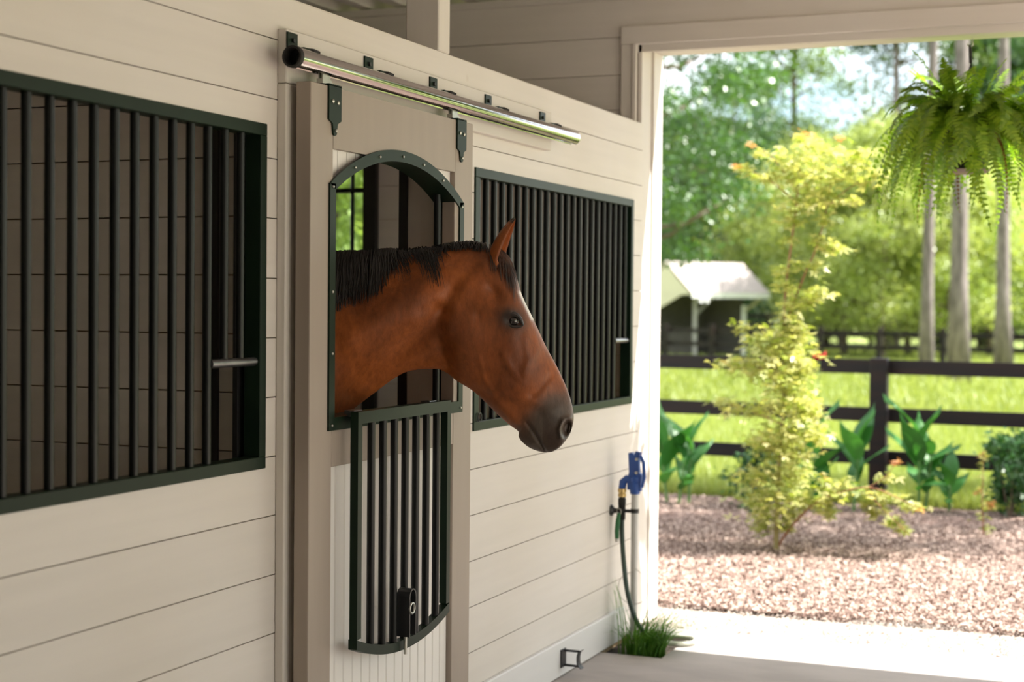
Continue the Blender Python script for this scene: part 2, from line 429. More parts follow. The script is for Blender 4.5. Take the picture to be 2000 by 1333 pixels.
# ------------------------------------------------------------------ setting: barn end wall (Y = 7.30), opening, roof
YE = 7.30; YO = 7.585; JX = -.030; LZ = 2.827
ew = thing('wall_end', (0, YE, 0), kind='structure')
zs_e = [3.05, 2.868, 2.686, 2.516, 2.344, 2.172, 2.0, 1.83, 1.66, 1.49, 1.32, 1.15, .98, .81, .64, .47, .3, 0]
WIN = (-2.35, -1.50, 1.35, 2.31)
planks(ew, m_plank_x, zs_e, -3.9, -.068, [WIN], lambda mb, a, b, c, d: mb.box(a, b, YE, YE + .02, c, d))
planks(ew, m_plank_x, [3.05, 2.868, 2.79], -.068, 5.5, [], lambda mb, a, b, c, d: mb.box(a, b, YE, YE + .02, c, d))
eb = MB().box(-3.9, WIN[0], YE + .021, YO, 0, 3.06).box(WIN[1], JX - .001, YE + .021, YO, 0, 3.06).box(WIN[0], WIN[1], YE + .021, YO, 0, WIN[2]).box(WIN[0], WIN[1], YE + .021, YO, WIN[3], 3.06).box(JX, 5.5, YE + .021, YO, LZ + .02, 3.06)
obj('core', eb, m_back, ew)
obj('outside_cladding', MB().box(-3.9, WIN[0], YO, YO + .02, 0, 3.06).box(WIN[1], JX - .0, YO, YO + .02, 0, 3.06).box(WIN[0], WIN[1], YO, YO + .02, 0, WIN[2]).box(WIN[0], WIN[1], YO, YO + .02, WIN[3], 3.06), m_plank_x, ew)
obj('top_trim_board', MB().cbox(-3.9, 5.5, YE - .02, YE, 3.048, 3.085, .003), m_beam, ew)
t2 = thing('trim_2', (0, YE, 0), kind='structure')
obj('casing_head', MB().cbox(-.112, 5.0, YE - .022, YE, LZ, 2.913, .002), m_plank_x, t2)
obj('casing_side', MB().cbox(-.112, JX - .004, YE - .02, YE, 2.40, LZ - .001, .002), m_trim, t2)
obj('casing_bead', MB().cbox(JX - .024, JX - .004, YE - .028, YE - .02, 2.40, LZ - .001, .002), m_trim, t2)
obj('soffit_board', MB().cbox(JX, 5.0, YE - .004, YO, LZ + .001, LZ + .02, .001), m_plank_x, t2)
obj('jamb_board', MB().cbox(JX - .001, JX + .018, YE, 7.46, 0, LZ, .002), m_trim, t2)
obj('jamb_stop', MB().cbox(JX - .001, JX + .030, 7.462, YO + .02, 0, LZ - .0, .002), m_trim, t2)
obj('head_stop', MB().cbox(JX, 5.0, 7.47, YO + .02, LZ - .012, LZ, .002), m_plank_x, t2)
# opposite jamb far outside the frame
obj('jamb_board', MB().cbox(4.98, 5.5, YE, YO, 0, 3.05, .002), m_trim, t2)

# stall post standing on the wall line
post = thing('timber_post', (-.07, 5.01, 0), 'square white painted timber post rising above the stall wall to the roof', 'post')
obj('shaft', MB().cbox(-.125, .002, 4.965, 5.06, 2.445, 3.08, .004).cbox(-.128, -.060, 4.965, 5.06, 0, 2.445, .003), m_trim, post)
obj('edge_channel', MB().box(-.142, -.110, 4.955, 4.9645, 0, 2.44), m_black, post)

# corrugated roof lining, ribs along Y
cw = MB(); prof = []
x = -4.4; pitch = .203
while x < 6.4:
    prof += [(x, 3.094), (x + .07, 3.094), (x + .095, 3.140), (x + .178, 3.140)]
    x += pitch
nP = len(prof)
Vc = [(p[0], -4.1, p[1]) for p in prof] + [(p[0], YO + .05, p[1]) for p in prof] + [(p[0], -4.1, p[1] + .006) for p in prof] + [(p[0], YO + .05, p[1] + .006) for p in prof]
cw.add(Vc, [(i, i+1, nP+i+1, nP+i) for i in range(nP-1)] + [(2*nP+i, 3*nP+i, 3*nP+i+1, 2*nP+i+1) for i in range(nP-1)])
obj('ceiling', cw, m_corr, kind='structure', fix=False)
for (yy) in (1.2, 3.3):
    obj('ceiling_purlin', MB().box(-4.2, 4.8, yy, yy + .06, 3.02, 3.096), m_beam, kind='structure')

# partitions of the stalls
wp = thing('wall_partition', (0, 3.86, 0), kind='structure')
zs_p = [2.44, 2.315, 2.147, 1.98, 1.812, 1.645, 1.477, 1.31, 1.142, .975, .807, .64, .472, .305, .137, 0]
PY = 3.845
m_plank_in = m_plank_x
planks(wp, m_plank_in, zs_p, -3.7, -.06, [], lambda mb, a, b, c, d: mb.box(a, b, PY, PY + .02, c, d), g=.0022)
planks(wp, m_plank_x, zs_p, -3.7, -.06, [], lambda mb, a, b, c, d: mb.box(a, b, PY + .046, PY + .066, c, d), g=.0022)
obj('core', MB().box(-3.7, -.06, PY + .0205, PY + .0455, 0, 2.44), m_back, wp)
obj('steel_channel', MB().box(-.205, -.155, PY - .012, PY + .0, 0, 2.4), m_black, wp)
obj('corner_channel', MB().box(-.075, -.060, PY - .055, PY + .0, 0, 2.4), m_black, wp)
obj('wall_rear_added', MB().box(-3.9, 6.0, -4.1, -4.0, 0, 3.06), m_plank_x, kind='structure')  # unseen wall added to cut light from behind the camera
obj('wall_right_added', MB().box(4.2, 4.3, -4.0, 1.3, 0, 3.06), m_plank_y, kind='structure')  # added out of view so light enters only from ahead and the right
obj('wall_near_added', MB().box(-3.9, -.06, .30, .36, 0, 3.06), m_plank_x, kind='structure')  # unseen wall added to stop light flooding the near stall
obj('wall_back', MB().box(-3.95, -3.85, .3, 7.3, 0, 3.06), m_plank_y, kind='structure')
# stall end wall: black steel posts and the smooth panel next to them
obj('steel_post', MB().box(-1.505, -1.432, YE - .04, YE - .001, 0, 2.7), m_black, ew)
# barn window in the end wall
w1 = thing('window_1', (-1.93, YE, 1.35), kind='structure')
fr = MB()
fr.box(WIN[0], WIN[1], YE + .02, YE + .10, WIN[2], WIN[2] + .04).box(WIN[0], WIN[1], YE + .02, YE + .10, WIN[3] - .04, WIN[3]).box(WIN[0], WIN[0] + .04, YE + .02, YE + .10, WIN[2] + .04, WIN[3] - .04).box(WIN[1] - .02, WIN[1], YE + .02, YE + .10, WIN[2] + .04, WIN[3] - .04)
obj('window_frame', fr, m_black, w1)
obj('sash_bar', MB().box(WIN[0], WIN[1], YE + .05, YE + .075, 2.145, 2.17), m_black, w1)
for xb in (-1.58, -1.70, -1.82, -1.94, -2.06, -2.18):
    obj('window_bar', MB().tube([(xb, YE - .01, WIN[2]), (xb, YE - .01, WIN[3])], .011, 10), m_bar, w1, smooth=True)
obj('window_sill', MB().cbox(WIN[0] - .03, WIN[1] + .02, YE - .01, YO + .05, WIN[2] - .03, WIN[2] + .002, .004), m_trim, w1)
mg = bpy.data.materials.new('window_glass'); mg.use_nodes = True
ng = mg.node_tree; ng.nodes.clear()
og = ng.nodes.new('ShaderNodeOutputMaterial'); tr = ng.nodes.new('ShaderNodeBsdfTransparent'); gl = ng.nodes.new('ShaderNodeBsdfGlossy'); gl.inputs['Roughness'].default_value = .03
mxg = ng.nodes.new('ShaderNodeMixShader'); mxg.inputs[0].default_value = .10; tr.inputs['Color'].default_value = (.86, .94, .92, 1)
ng.links.new(tr.outputs[0], mxg.inputs[1]); ng.links.new(gl.outputs[0], mxg.inputs[2]); ng.links.new(mxg.outputs[0], og.inputs['Surface'])
obj('window_pane', MB().box(WIN[0] + .04, WIN[1] - .02, YE + .058, YE + .063, WIN[2] + .04, WIN[3] - .04), mg, w1)

# ------------------------------------------------------------------ grilles
def grille(name, y0, y1, z0, z1, ys, feed, label, ring=None):
    t = thing(name, (0, (y0 + y1) / 2, z0), label, 'grille', 'barred stall grilles')
    w = .034
    X0, X1 = -.045, .007
    def lip(a, b, c, d):
        return MB().cbox(X0, X1, a, b, c, d, .0015)
    obj('frame_rail', lip(y0, y1, z1 - w, z1), m_steel, t)
    obj('frame_rail', lip(y0, y1, z0, z0 + w), m_steel, t)
    obj('frame_stile', lip(y0, y0 + w, z0 + w, z1 - w), m_steel, t)
    obj('frame_stile', lip(y1 - w, y1, z0 + w, z1 - w), m_steel, t)
    fy0, fz = feed
    for y in ys:
        low = fz if y > fy0 + .02 else z0 + w
        obj('bar', MB().tube([(-.018, y, low - .004), (-.018, y, z1 - w + .004)], .0119, 14, cap=False), m_bar, t, smooth=True)
    obj('feed_opening_rail', MB().tube([(-.012, fy0 + .006, fz), (-.012, y1 - w + .006, fz)], .0125, 14), m_worn, t, smooth=True)
    if ring:
        ry, rz = ring
        pts = [(.012, ry + .016 * math.cos(a), rz + .016 * math.sin(a)) for a in np.linspace(0, 2 * math.pi, 25)]
        obj('tie_ring', MB().tube(pts, .0025, 6, cap=False), m_black, t, smooth=True)
    return t
ysL = [3.735 - .0805 * k for k in range(22) if 3.735 - .0805 * k > G1[0] + .05]
grille('stall_grille', G1[0], G1[1], G1[2], G1[3], ysL, (3.572, 1.402), 'black barred stall grille let into the white boards beside the casing of the sliding door')
ysR = [5.353 + .0785 * k for k in range(23)]
grille('stall_grille', G2[0], G2[1], G2[2], G2[3], ysR, (6.915, 1.402), 'black barred stall grille behind the horse head, ending near the sunlit corner with the hydrant', ring=(5.325, 1.15))

# ------------------------------------------------------------------ sliding door
DX0, DX1 = .052, .100
D = dict(y0=3.914, y1=5.045, z0=.06, z1=2.195, s0=4.045, s1=4.897)
door = thing('sliding_stall_door', (.075, 4.48, .06), 'taupe sliding stall door with white beadboard panel, arched opening and folded-down black gate', 'door')
obj('stile', MB().cbox(DX0, DX1, D['y0'], D['s0'], D['z0'], D['z1'], .002), m_door, door)
obj('stile', MB().cbox(DX0, DX1, D['s1'], D['y1'], D['z0'], D['z1'], .002), m_door, door)
def arch(y, hw, zs_, sag, mid):
    R = (hw * hw + sag * sag) / (2 * sag)
    return zs_ + sag - R + math.sqrt(max(R * R - (y - mid) ** 2, 0))
AM = (4.019 + 4.962) / 2; AH = (4.962 - 4.019) / 2; AZ = 1.913; AS = .137
# top rail, cut away by the arch
def rail_poly(off):
    ys = np.linspace(4.046, 4.896, 33)
    low = [max(2.017, arch(y, AH, AZ, AS, AM) - off) for y in ys]
    return [(y, z) for y, z in zip(ys, low)] + [(4.896, 2.194), (4.046, 2.194)]
obj('top_rail', MB().prism(rail_poly(.022), 'x', DX0, DX1), m_door, door)
obj('lock_rail', MB().cbox(DX0, DX1, 4.046, 4.896, 1.088, 1.215, .002), m_door, door)
obj('bottom_rail', MB().cbox(DX0, DX1, 4.046, 4.896, .06, .16, .002), m_door, door)
# beadboard: each board its own piece, lower panel and the corners over the arch
nb = 15; bw = (4.896 - 4.046) / nb
for i in range(nb):
    a = 4.046 + i * bw + .0012; b = a + bw - .0024
    obj('bead_board', MB().cbox(0.064, .082, a, b, .158, 1.09, .004), m_bead, door)
for i in range(nb):
    a = 4.046 + i * bw + .0012; b = a + bw - .0024
    la, lb = [min(max(arch(y, AH, AZ, AS, AM) - .022, 1.86), 2.03) for y in (a, b)]
    if min(la, lb) < 2.012:
        obj('bead_board', MB().prism([(a, min(la, 2.019)), (b, min(lb, 2.019)), (b, 2.02), (a, 2.02)], 'x', .064, .082), m_bead, door)
# steel frame of the opening
fw = .034
wf = MB()
ysA = np.linspace(4.019, 4.962, 49)
outer = [(y, arch(y, AH, AZ, AS, AM)) for y in ysA]
ysB = np.linspace(4.019 + fw, 4.962 - fw, 49)
inner = [(y, arch(y, AH, AZ, AS, AM) - fw * 1.05) for y in ysB]
wf.strip(outer, inner, 'x', .098, .106)
wf.strip([(p[0] * .9985 + AM * .0015, p[1] - fw + .004) for p in outer], inner, 'x', .020, .098)
wf.box(.098, .106, 4.019, 4.019 + fw, 1.195, AZ + .002).box(.098, .106, 4.962 - fw, 4.962, 1.195, AZ + .002).box(.098, .106, 4.019 + fw, 4.962 - fw, 1.195, 1.195 + .038)
wf.box(.020, .098, 4.046, 4.019 + fw, 1.21, AZ).box(.020, .098, 4.962 - fw, 4.9, 1.21, AZ).box(.020, .098, 4.05, 4.93, 1.215, 1.233)
wfo = obj('opening_frame', wf, m_steel, door)
for (y) in (4.076, 4.853):
    obj('side_bar', MB().tube([(.055, y, 1.225), (.055, y, arch(y, AH, AZ, AS, AM) - fw)], .0125, 14), m_bar, door, smooth=True)
def screw(x, y, z, r=.0045, parent=None, m=None):
    return obj('screw', MB().lathe((x, y, z), [(0, .0035), (r * .6, .0032), (r, .0012), (r, -.001)], 10, 'x'), m or m_zinc, parent, smooth=True)
for (y, z) in [(4.036, 1.905), (4.036, 1.60), (4.036, 1.42), (4.036, 1.21), (4.945, 1.90), (4.945, 1.21), (4.945, 1.66)] + [(y, arch(y, AH, AZ, AS, AM) - .018) for y in (4.17, 4.33, 4.49, 4.64, 4.79)]:
    screw(.1065, y, z, parent=wfo)
# hanger straps and trolleys on the rail
for (ya, yb) in ((4.010, 4.083), (4.903, 4.977)):
    c = (ya + yb) / 2; hw = (yb - ya) / 2
    poly = [(c - hw, 2.198), (c - hw, 2.098), (c - hw * .42, 2.088), (c - hw * .30, 2.066)] + [(c + hw * .30 * math.cos(a), 2.064 + hw * .30 * math.sin(a)) for a in np.linspace(math.pi, 2 * math.pi, 8)] + [(c + hw * .30, 2.066), (c + hw * .42, 2.088), (c + hw, 2.098), (c + hw, 2.198)]
    st = obj('hanger_strap', MB().prism(poly, 'x', .1005, .106).box(.05, .106, c - hw, c + hw, 2.1955, 2.201), m_steel, door)
    screw(.1065, c - hw * .4, 2.152, .006, st); screw(.1065, c + hw * .45, 2.150, .006, st); screw(.1065, c + .004, 2.068, .005, st)
    tm = MB().box(.074, .094, c - .055, c + .0, 2.200, 2.213).box(.0765, .0805, c - .05, c - .006, 2.205, 2.247).box(.0875, .0915, c - .05, c - .006, 2.205, 2.247)
    tm.lathe((.084, c - .028, 2.2415), [(0, -.0115), (.0115, -.0115), (.0115, .0115), (0, .0115)], 14, 'x')
    obj('trolley', tm, m_zinc, door)
obj('latch_plate', MB().cbox(.048, .062, 5.045, 5.058, .995, 1.055, .002), m_black, door)
# folded-down gate hinged on the opening
gy0, gy1, gz1 = 4.098, 4.748, 1.248
gm = (gy0 + gy1) / 2; gh = (gy1 - gy0) / 2
def garc(y): return .545 - (arch(y, gh, 0, .060, gm))
GX0, GX1 = .134, .160
gate = MB()
gw = .026
gate.box(GX0, GX1, gy0, gy1, gz1 - .036, gz1)
gate.box(GX0, GX1, gy0, gy0 + gw, garc(gy0) + .030, gz1 - .036).box(GX0, GX1, gy1 - gw, gy1, garc(gy1) + .030, gz1 - .036)
yy = np.linspace(gy0, gy1, 33)
gate.strip([(y, garc(y)) for y in yy], [(y, garc(y) + .030) for y in yy], 'x', GX0 - .003, GX1)
gf = obj('folding_gate', gate, m_steel, door, label='dark green steel gate of vertical bars with curved lower edge, folded down')
for yb in [4.2085 + .0762 * k for k in range(7)]:
    obj('bar', MB().tube([(.146, yb, garc(yb) + .02), (.146, yb, gz1 - .03)], .0125, 14, cap=False), m_bar, gf, smooth=True)
lp = [(0.163, 4.411 - .024, .53), (0.163, 4.411 - .024, .655)] + [(0.163, 4.411 + .024 * math.cos(a), .655 + .024 * math.sin(a)) for a in np.linspace(math.pi, 0, 10)] + [(0.163, 4.411 + .024, .53)]
obj('latch_guard', MB().strip([(p[1], p[2]) for p in lp], [(4.411 + (p[1] - 4.411) * .80, p[2] - (.004 if p[2] > .6 else 0)) for p in lp], 'x', .145, .190), m_black, gf)
obj('latch_pin', MB().tube([(.172, 4.395, .475), (.172, 4.395, .600)], .0055, 10).tube([(.190, 4.405 + .016 * math.cos(a), .618 + .016 * math.sin(a)) for a in np.linspace(0, 2 * math.pi, 21)], .0035, 8, cap=False), m_zinc, gf, smooth=True)
for yh in (4.14, 4.66):
    obj('hinge', MB().tube([(.122, yh - .03, 1.240), (.122, yh + .03, 1.240)], .008, 10).box(.104, .136, yh - .025, yh + .025, 1.238, 1.2505), m_worn, gf)

# track
trk = thing('door_track', (.1, 4.97, 2.25), 'polished round metal track pipe for the sliding door with five black clips', 'track')
tp = MB(); RO, RI = .0295, .0255
rc = (.084, 2.2535); ang = np.linspace(-math.pi / 2 + .38, 1.5 * math.pi - .38, 40)
V = []; F = []
for y in (3.838, 6.10):
    for R_ in (RO, RI):
        for a in ang: V.append((rc[0] + R_ * math.cos(a), y, rc[1] + R_ * math.sin(a)))
n = len(ang)
for i in range(n - 1):
    F += [(i, i+1, 2*n+i+1, 2*n+i), (n+i, 3*n+i, 3*n+i+1, n+i+1), (i, n+i, n+i+1, i+1), (2*n+i, 2*n+i+1, 3*n+i+1, 3*n+i)]
F += [(0, 2*n, 3*n, n), (n-1, 2*n-1, 4*n-1, 3*n-1)]
tp.add(V, F)
obj('pipe', tp, m_chrome, trk, smooth=True)
obj('end_plug', MB().lathe((rc[0], 3.90, rc[1]), [(0, 0), (.0253, 0), (.0253, .02), (0, .02)], 24, 'y'), m_rubber, trk)
obj('end_cap', MB().lathe((rc[0], 3.834, rc[1]), [(.025, .03), (.025, 0), (.031, 0), (.0315, .016), (.0297, .016)], 32, 'y'), m_rubber, trk, smooth=True)
for yb in (3.922, 4.388, 4.859, 5.329, 5.876):
    k = MB().cbox(.030, .036, yb - .028, yb + .028, 2.288, 2.335, .001).box(.030, rc[0] - .002, yb - .014, yb + .024, 2.283, 2.290)
    b_ = obj('clip', k, m_steel, trk)
    obj('bolt', MB().lathe((.036, yb, 2.313), [(0, .006), (.0065, .006), (.008, 0)], 6, 'x'), m_black, b_)
    obj('clip_arm', MB().tube([(.058, yb + .012, 2.287), (rc[0] + .002, yb + .030, 2.286), (rc[0] + .008, yb + .05, 2.281)], [.007, .006, .007], 8), m_black, b_)

# door guide bracket on the skirting
dg = thing('door_guide_bracket', (.022, 6.19, .04), 'small black steel door guide bracket on the pale skirting board near the floor', 'bracket')
obj('plate', MB().cbox(.022, .028, 6.165, 6.222, .042, .118, .001), m_black, dg)
obj('arm', MB().box(.027, .092, 6.20, 6.212, .106, .114), m_black, dg)
obj('arm', MB().box(.027, .092, 6.20, 6.212, .044, .052), m_black, dg)
pr = [(.092 + .006 * math.sin(math.pi * t) * -1 + (.012 * (abs(t - .5) * 2) ** 6), .040 + .078 * t) for t in np.linspace(0, 1, 13)]
obj('curved_lip', MB().strip(pr, [(p[0] + .005, p[1]) for p in pr], 'y', 6.188, 6.222), m_black, dg)
# ------------------------------------------------------------------ horse
HA = math.radians(21.0)
HH = np.array([math.cos(HA), math.sin(HA), 0.0]); HN = np.array([math.sin(HA), -math.cos(HA), 0.0])
HP = np.array([0.08, 4.50, 0.0])
def hp(x, y):
    d = ray(x, y); t = np.dot(HP - CAM, HN) / np.dot(d, HN); return CAM + d * t
def hs(s, z): return HP + HH * s + np.array([0, 0, z])
# stations from rump to muzzle: upper point, lower point, half width, offset along HN, shape exponent p, skew g, (px upper, px lower)
ST = []
for (s, zu, zl, hw, off) in [(-2.28, 1.34, 1.18, .05, -.66), (-2.20, 1.44, 1.04, .17, -.63), (-1.95, 1.52, .92, .265, -.55), (-1.60, 1.53, .86, .29, -.43), (-1.20, 1.51, .80, .30, -.28),
                             (-.88, 1.58, .80, .26, -.16), (-.62, 1.66, .88, .20, -.06)]:
    ST.append((hs(s, zu) + HN * off, hs(s, zl) + HN * off, hw, .62, 1.0, (560 + (s + .36) * 628, 400), (600 + (s + .36) * 628, 900)))
PX = [((575, 503), (622, 868), .150, .72, 1.10), ((666, 500), (678, 811), .130, .74, 1.10), ((717, 498), (729, 770), .120, .76, 1.08), ((787, 493), (789, 729), .108, .76, 1.05),
      ((848, 487), (846, 721), .100, .74, 1.0), ((893, 481), (871, 728), .098, .70, .98), ((934, 481), (893, 745), .100, .62, .92), ((975, 493), (922, 763), .102, .55, .85),
      ((1004, 530), (950, 788), .104, .50, .80), ((1020, 578), (974, 812), .104, .50, .76), ((1040, 620), (996, 831), .094, .52, .78), ((1066, 676), (1012, 843), .078, .56, .85),
      ((1090, 721), (1013, 853), .070, .60, .95), ((1109, 764), (1020, 864), .067, .62, .95), ((1119, 800), (1036, 876), .064, .60, .9), ((1120, 824), (1056, 883), .058, .58, .9),
      ((1113, 848), (1074, 884), .048, .55, .95), ((1104, 862), (1084, 880), .036, .6, 1.0), ((1097, 870), (1091, 876), .012, .6, 1.0)]
for (a, b, hw, p, g) in PX:
    ST.append((hp(*a), hp(*b), hw, p, g, a, b))
def cat(A, sub):
    A = np.array(A, float); n = len(A); outp = []
    for i in range(n - 1):
        p0, p1, p2, p3 = A[max(i-1, 0)], A[i], A[i+1], A[min(i+2, n-1)]
        for k in range(sub[i]):
            t = k / sub[i]
            outp.append(.5 * ((2*p1) + (-p0+p2)*t + (2*p0-5*p1+4*p2-p3)*t*t + (-p0+3*p1-3*p2+p3)*t**3))
    outp.append(A[-1]); return np.array(outp)
sub = [4] * 7 + [12] * 4 + [16] * (len(ST) - 12)
sub = sub[:len(ST) - 1]
U3 = cat([s[0] for s in ST], sub); L3 = cat([s[1] for s in ST], sub)
HWs = cat([[s[2]] for s in ST], sub)[:, 0]; PPs = cat([[s[3]] for s in ST], sub)[:, 0]; GGs = cat([[s[4]] for s in ST], sub)[:, 0]
UP = cat([s[5] for s in ST], sub); LP = cat([s[6] for s in ST], sub)
NR = 168; NT = len(U3)
phi = np.arange(NR) / NR * 2 * math.pi
vv = (1 - np.cos(phi)) / 2; sg = np.where(phi < math.pi, 1.0, -1.0)
wv = np.sin(math.pi * vv[None, :] ** GGs[:, None]).clip(0, 1) ** PPs[:, None]
POS = U3[:, None, :] * (1 - vv)[None, :, None] + L3[:, None, :] * vv[None, :, None] + HN[None, None, :] * (sg[None, :] * wv * HWs[:, None])[:, :, None]
PXY = UP[:, None, :] * (1 - vv)[None, :, None] + LP[:, None, :] * vv[None, :, None]
def seg_d(P, pts):
    """distance from pixel positions P to a polyline, and the parameter along it"""
    best = np.full(P.shape[:-1], 1e9); par = np.zeros(P.shape[:-1]); n = len(pts) - 1
    for i in range(n):
        a = np.array(pts[i], float); b = np.array(pts[i+1], float); ab = b - a
        t = (((P - a) @ ab) / (ab @ ab)).clip(0, 1)
        d = np.linalg.norm(P - a - t[..., None] * ab, axis=-1)
        m_ = d < best; best = np.where(m_, d, best); par = np.where(m_, (i + t) / n, par)
    return best, par
def gs(d, w): return np.exp(-(d / w) ** 2)
def blob(c, rx, ry, ang=0):
    q = PXY - np.array(c, float); ca, sa = math.cos(ang), math.sin(ang)
    return np.exp(-((q[..., 0]*ca + q[..., 1]*sa) / rx) ** 2 - ((-q[..., 0]*sa + q[..., 1]*ca) / ry) ** 2)
sidew = (np.abs(np.sin(phi)) ** .35)[None, :]
dsp = np.zeros(POS.shape[:2])
dsp += .010 * blob((1000, 612), 30, 22, .5)                  # brow over the eye
dsp -= .010 * blob((1003, 627), 18, 11, .35)                 # eye socket
dsp -= .014 * blob((966, 572), 20, 13, .9)                   # hollow above the eye
dsp += .017 * blob((915, 672), 46, 64, -.2)                  # cheek muscle
d, t_ = seg_d(PXY, [(900, 752), (876, 715), (862, 660), (868, 610)]); dsp -= .0085 * gs(d, 13) * (.3 + .7 * np.sin(np.pi * t_.clip(.08, 1)))   # groove behind the jaw
d, t_ = seg_d(PXY, [(865, 690), (800, 712), (740, 742), (690, 775)]); dsp -= .006 * gs(d, 13)
d, t_ = seg_d(PXY, [(862, 610), (835, 650), (780, 690), (735, 725), (690, 762)]); dsp -= .017 * gs(d, 17)            # jugular groove
d, t_ = seg_d(PXY, [(838, 560), (780, 610), (700, 660)]); dsp += .014 * gs(d, 32)
d, t_ = seg_d(PXY, [(850, 500), (760, 530), (680, 560)]); dsp -= .006 * gs(d, 18)
d, t_ = seg_d(PXY, [(925, 520), (890, 560), (872, 600)]); dsp -= .008 * gs(d, 14)
dsp += .008 * blob((905, 545), 22, 26, .5)
d, t_ = seg_d(PXY, [(985, 690), (1004, 730), (1022, 742), (1034, 700), (1028, 660)]); dsp += .0034 * gs(d, 8)  # facial crest
d, t_ = seg_d(PXY, [(935, 720), (965, 740), (990, 728), (1020, 740)]); dsp -= .0035 * gs(d, 11)
d, t_ = seg_d(PXY, [(940, 700), (948, 740), (968, 770)]); dsp += .0022 * gs(d, 5)
d, t_ = seg_d(PXY, [(930, 760), (975, 778), (1010, 792), (1050, 800)]); dsp -= .0050 * gs(d, 10)
d, t_ = seg_d(PXY, [(958, 765), (985, 800), (1012, 826)]); dsp += .0040 * gs(d, 9)
d, t_ = seg_d(PXY, [(1040, 770), (1060, 750), (1075, 735)]); dsp -= .0035 * gs(d, 7)
d, t_ = seg_d(PXY, [(1022, 632), (1046, 690), (1072, 745)]); dsp += .0012 * gs(d, 9)
d, t_ = seg_d(PXY, [(1030, 824), (1040, 838), (1050, 855), (1066, 884)]); dsp -= .0085 * gs(d, 3.6)       # mouth
dsp += .0040 * blob((1052, 838), 16, 20, -.4) + .004 * blob((1038, 866), 10, 12)
d, t_ = seg_d(PXY, [(1095, 852), (1093, 835), (1100, 819), (1112, 816)]); dsp += .0080 * gs(d, 5.0)       # nostril rim
nost = blob((1107, 836), 9.5, 16, .15); dsp -= .036 * np.clip(1.7 * nost - .25, 0, 1)
rs = np.random.default_rng(3)
for k in range(170):                                          # slight muscle relief
    c = (rs.uniform(640, 1090), rs.uniform(500, 840)); dsp += rs.normal(0, .0017) * blob(c, rs.uniform(7, 26), rs.uniform(7, 26), rs.uniform(0, 3))
POS = POS + HN[None, None, :] * (1.3 * dsp * sidew * sg[None, :])[:, :, None]
# coat colour (bay): hair pigment only
bay = np.array([.34, .094, .022]); brown = np.array([.125, .036, .013]); dark = np.array([.034, .020, .014]); grey = np.array([.085, .066, .053]); white = np.array([.75, .70, .64])
colr = np.tile(bay, (NT, NR, 1))
def mixc_(c, m_):
    global colr
    m_ = np.clip(m_, 0, 1)[..., None]; colr = colr * (1 - m_) + c * m_
cn = np.zeros((NT, NR))
for k in range(40):
    fx, fy = rs.normal(0, .03, 2); cn += np.sin(PXY[..., 0] * fx + PXY[..., 1] * fy + rs.uniform(0, 6.28))
cn = cn / 6
mixc_(brown * .75, .30 + .34 * cn)
mixc_(brown, .6 * blob((1003, 668), 30, 50, -.15))
mixc_(dark * 1.1, 1.25 * blob((1000, 622), 30, 23, .3))
dm = np.linalg.norm((PXY - np.array([1078, 862])) * np.array([1.0, .82]), axis=-1)
mixc_(grey, 1.0 / (1 + np.exp((dm - 74 - 9 * cn) / 8)))
mixc_(dark * 1.3, .8 / (1 + np.exp((dm - 42) / 8)) * (PXY[..., 0] > 1060) + .6 * blob((1020, 850), 14, 22, -.5))
dst, _ = seg_d(PXY, [(1017, 572), (1040, 622)])
mixc_(white, 1.4 * gs(dst, 3.2) * (vv[None, :] < .05))
V = [POS.reshape(-1, 3)]; C_ = [colr.reshape(-1, 3)]
i_ = np.arange(NT * NR).reshape(NT, NR); j_ = np.roll(i_, -1, axis=1)
F = [np.stack([i_[:-1], i_[1:], j_[1:], j_[:-1]], -1).reshape(-1, 4)]
nv = NT * NR
def add_loft(rings, cols):
    """rings (n, m, 3)"""
    global nv
    rings = np.array(rings); n, m_ = rings.shape[:2]
    V.append(rings.reshape(-1, 3)); C_.append(np.array(cols).reshape(-1, 3))
    a = np.arange(n * m_).reshape(n, m_) + nv; b = np.roll(a, -1, axis=1)
    F.append(np.stack([a[:-1], b[:-1], b[1:], a[1:]], -1).reshape(-1, 4)); nv += n * m_
# ears
for side in (1, -1):
    base = hp(966, 512) + HN * side * .034; tip = hp(1007, 428) + HN * side * .034
    if side < 0: tip = hp(1003, 424) + HN * side * .032
    ax = tip - base; Ln = np.linalg.norm(ax); ax /= Ln
    fwd = np.cross(HN, ax); fwd /= np.linalg.norm(fwd)
    if np.dot(fwd, HH) < 0: fwd = -fwd
    rings = []; cols = []
    opn = fwd * .97 + HN * side * .25; opn /= np.linalg.norm(opn); lat = np.cross(ax, opn)
    for q in np.linspace(-.34, 1, 30):
        w = np.interp(q, [-.34, -.1, .15, .42, .7, .88, .97, 1], [.022, .030, .033, .029, .020, .011, .0045, .0008])
        c = base + ax * Ln * q + opn * .006 * math.sin(max(q, 0) * math.pi) * -1
        rg = []; cc = []
        for k in range(28):
            a = 2 * math.pi * k / 28; o_ = math.cos(a); l_ = math.sin(a)
            rr = w * 1.35 * o_ + w * .55
            if o_ > 0.0: rr = w * .55 - w * 1.15 * o_ * float(np.interp(q, [0, .15], [-.5, 1]))  # cupped front
            rg.append(c + opn * rr + lat * w * l_)
            inside = o_ > .15 and q > .05
            edge = False
            cc.append(bay * 1.1 if inside else (dark * 1.5 if (edge or q > .9) else bay * .8))
        rings.append(rg); cols.append(cc)
    add_loft(rings, cols)
